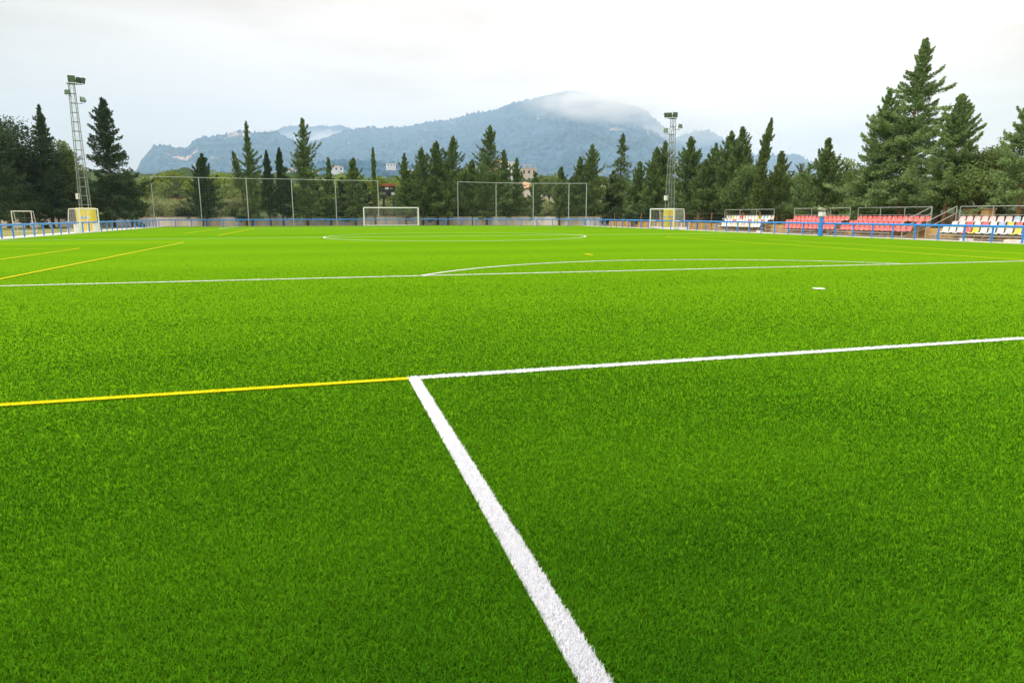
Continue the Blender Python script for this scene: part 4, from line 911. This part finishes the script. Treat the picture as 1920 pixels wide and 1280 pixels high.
# palm with orange fruit
def palm(q, label, fruit, seed, sc_=1.0):
    r = empty('palm_tree', (q.x, q.y, 0)); tag(r, label, 'tree', 'palms beyond the railings'); q = Vector((0, 0, q.z))
    b = MB(); pts = [(0, 0, q.z*i/6) for i in range(7)]; b.path(pts, [.32-.02*(i % 2) for i in range(7)], 10); b.build('trunk', 'bark', r)
    rg_ = np.random.default_rng(seed); Vp = []; Fp = []; cnt = 0; rach = MB()
    PP = []; DD = []
    for i in range(30):
        az = i*2.39996; el = math.radians(rg_.uniform(5, 80)); ln = rg_.uniform(2.8, 3.9)*sc_
        d0 = np.array([math.cos(az)*math.cos(el), math.sin(az)*math.cos(el), math.sin(el)]); prev = None
        for k in range(22):
            s = k/21; p_ = np.array([0, 0, q.z])+d0*ln*s; p_[2] -= 1.7*s*s*math.cos(el)*ln*.42
            if prev is not None and k % 3 == 0: rach.bar(prev, p_, .02, 4, caps=False)
            if k % 3 == 0: prev = p_
            side = np.array([-math.sin(az), math.cos(az), 0])
            for sg in (-1, 1):
                for rep in range(2):
                    PP.append(p_+side*sg*.22*(1-s*.5)); DD.append(side*sg+d0*.7+np.array([0, 0, -.2])+rg_.normal(0, .1, 3))
    PP = np.array(PP); DD = np.array(DD)
    V, F, a = leaves(PP, DD, .62, .07, rg_, rg_.random(len(PP)))
    np_mesh('fronds', V, F, 'leaf_palm', parent=r, attr=a); rach.build('frond_stems', 'leaf_palm', r)
    for i in range(5 if fruit else 0):
        a_ = -1.9+i*.55; b = MB()
        P_ = np.array([math.cos(a_)*.75, math.sin(a_)*.75, q.z-.75-.15*(i % 2)])
        V, F, at2 = leaves(P_+rg_.normal(0, .18, (260, 3)), rg_.normal(size=(260, 3)), .12, .1, rg_, rg_.random(260))
        np_mesh('fruit_cluster', V, F, 'fruit', parent=r, attr=at2)
palm(on_y(331, 366, 112), 'palm with arching fronds and orange fruit clusters', True, 4)
palm(on_x(1507, 340, 44), 'pale palm without fruit, behind the left red stand', False, 9, .8)
print('leaf faces', NT[0])

# ------------------------------------------------------------------ haze and summit cloud
hz = MB(); hz.box((750, 3600, 539), (14000, 9800, 1100)); ho = hz.build('haze', M['white']); ho.data.materials.clear()
hm = bpy.data.materials.new('haze'); hm.use_nodes = True; t = hm.node_tree; t.nodes.remove(t.nodes['Principled BSDF'])
pv = N(t, 'ShaderNodeVolumePrincipled'); pv.inputs['Color'].default_value = (0.57, 0.78, 1.0, 1); pv.inputs['Density'].default_value = 0.000155; pv.inputs['Anisotropy'].default_value = 0.2
t.links.new(pv.outputs[0], t.nodes['Material Output'].inputs['Volume']); ho.data.materials.append(hm); tag(ho, 'pale blue haze over the hills', 'haze', None, 'stuff')
def cloud(c, size, dens, seed, label, thr=.42):
    b = MB(); b.box((0, 0, 0), (2, 2, 2)); o = b.build('cloud', M['white'], loc=c); o.scale = size; o.data.materials.clear()
    m = bpy.data.materials.new('cloud'); m.use_nodes = True; t = m.node_tree; t.nodes.remove(t.nodes['Principled BSDF']); l = t.links.new
    pv = N(t, 'ShaderNodeVolumePrincipled'); pv.inputs['Color'].default_value = (0.99, 0.99, 0.99, 1)
    tco = N(t, 'ShaderNodeTexCoord'); ln_ = N(t, 'ShaderNodeVectorMath', operation='LENGTH'); l(tco.outputs['Object'], ln_.inputs[0])
    fall = N(t, 'ShaderNodeMapRange', interpolation_type='SMOOTHSTEP'); fall.inputs['From Min'].default_value = 1.0; fall.inputs['From Max'].default_value = 0.25; l(ln_.outputs['Value'], fall.inputs['Value'])
    ns = N(t, 'ShaderNodeTexNoise'); ns.inputs['Scale'].default_value = 2.0; ns.inputs['Detail'].default_value = 4; mpp = N(t, 'ShaderNodeMapping'); mpp.inputs['Location'].default_value = (seed, 0, 0); mpp.inputs['Scale'].default_value = (1.6, 1, .9)
    l(tco.outputs['Object'], mpp.inputs[0]); l(mpp.outputs[0], ns.inputs['Vector'])
    mr = N(t, 'ShaderNodeMapRange'); mr.inputs['From Min'].default_value = thr; mr.inputs['From Max'].default_value = .68; l(ns.outputs['Fac'], mr.inputs['Value'])
    mu = N(t, 'ShaderNodeMath', operation='MULTIPLY'); l(fall.outputs[0], mu.inputs[0]); l(mr.outputs[0], mu.inputs[1])
    m2 = N(t, 'ShaderNodeMath', operation='MULTIPLY'); m2.inputs[1].default_value = dens; l(mu.outputs[0], m2.inputs[0]); l(m2.outputs[0], pv.inputs['Density'])
    l(pv.outputs[0], t.nodes['Material Output'].inputs['Volume']); o.data.materials.append(m); tag(o, label, 'cloud', None, 'stuff')
    return o
def at_dist(px, py, r):
    d = ray(px, py); d = d/math.hypot(d.x, d.y); return CAM + d*r
cloud(at_dist(1125, 196, 3500), (480, 260, 100), .015, 1.3, 'white cloud drifting over the summit', .34)
cloud(at_dist(1270, 240, 4600), (620, 330, 140), .0045, 4.1, 'thin cloud right of the summit', .36)
cloud(at_dist(620, 262, 6000), (560, 330, 95), .007, 7.7, 'thin mist over the left pass', .36)
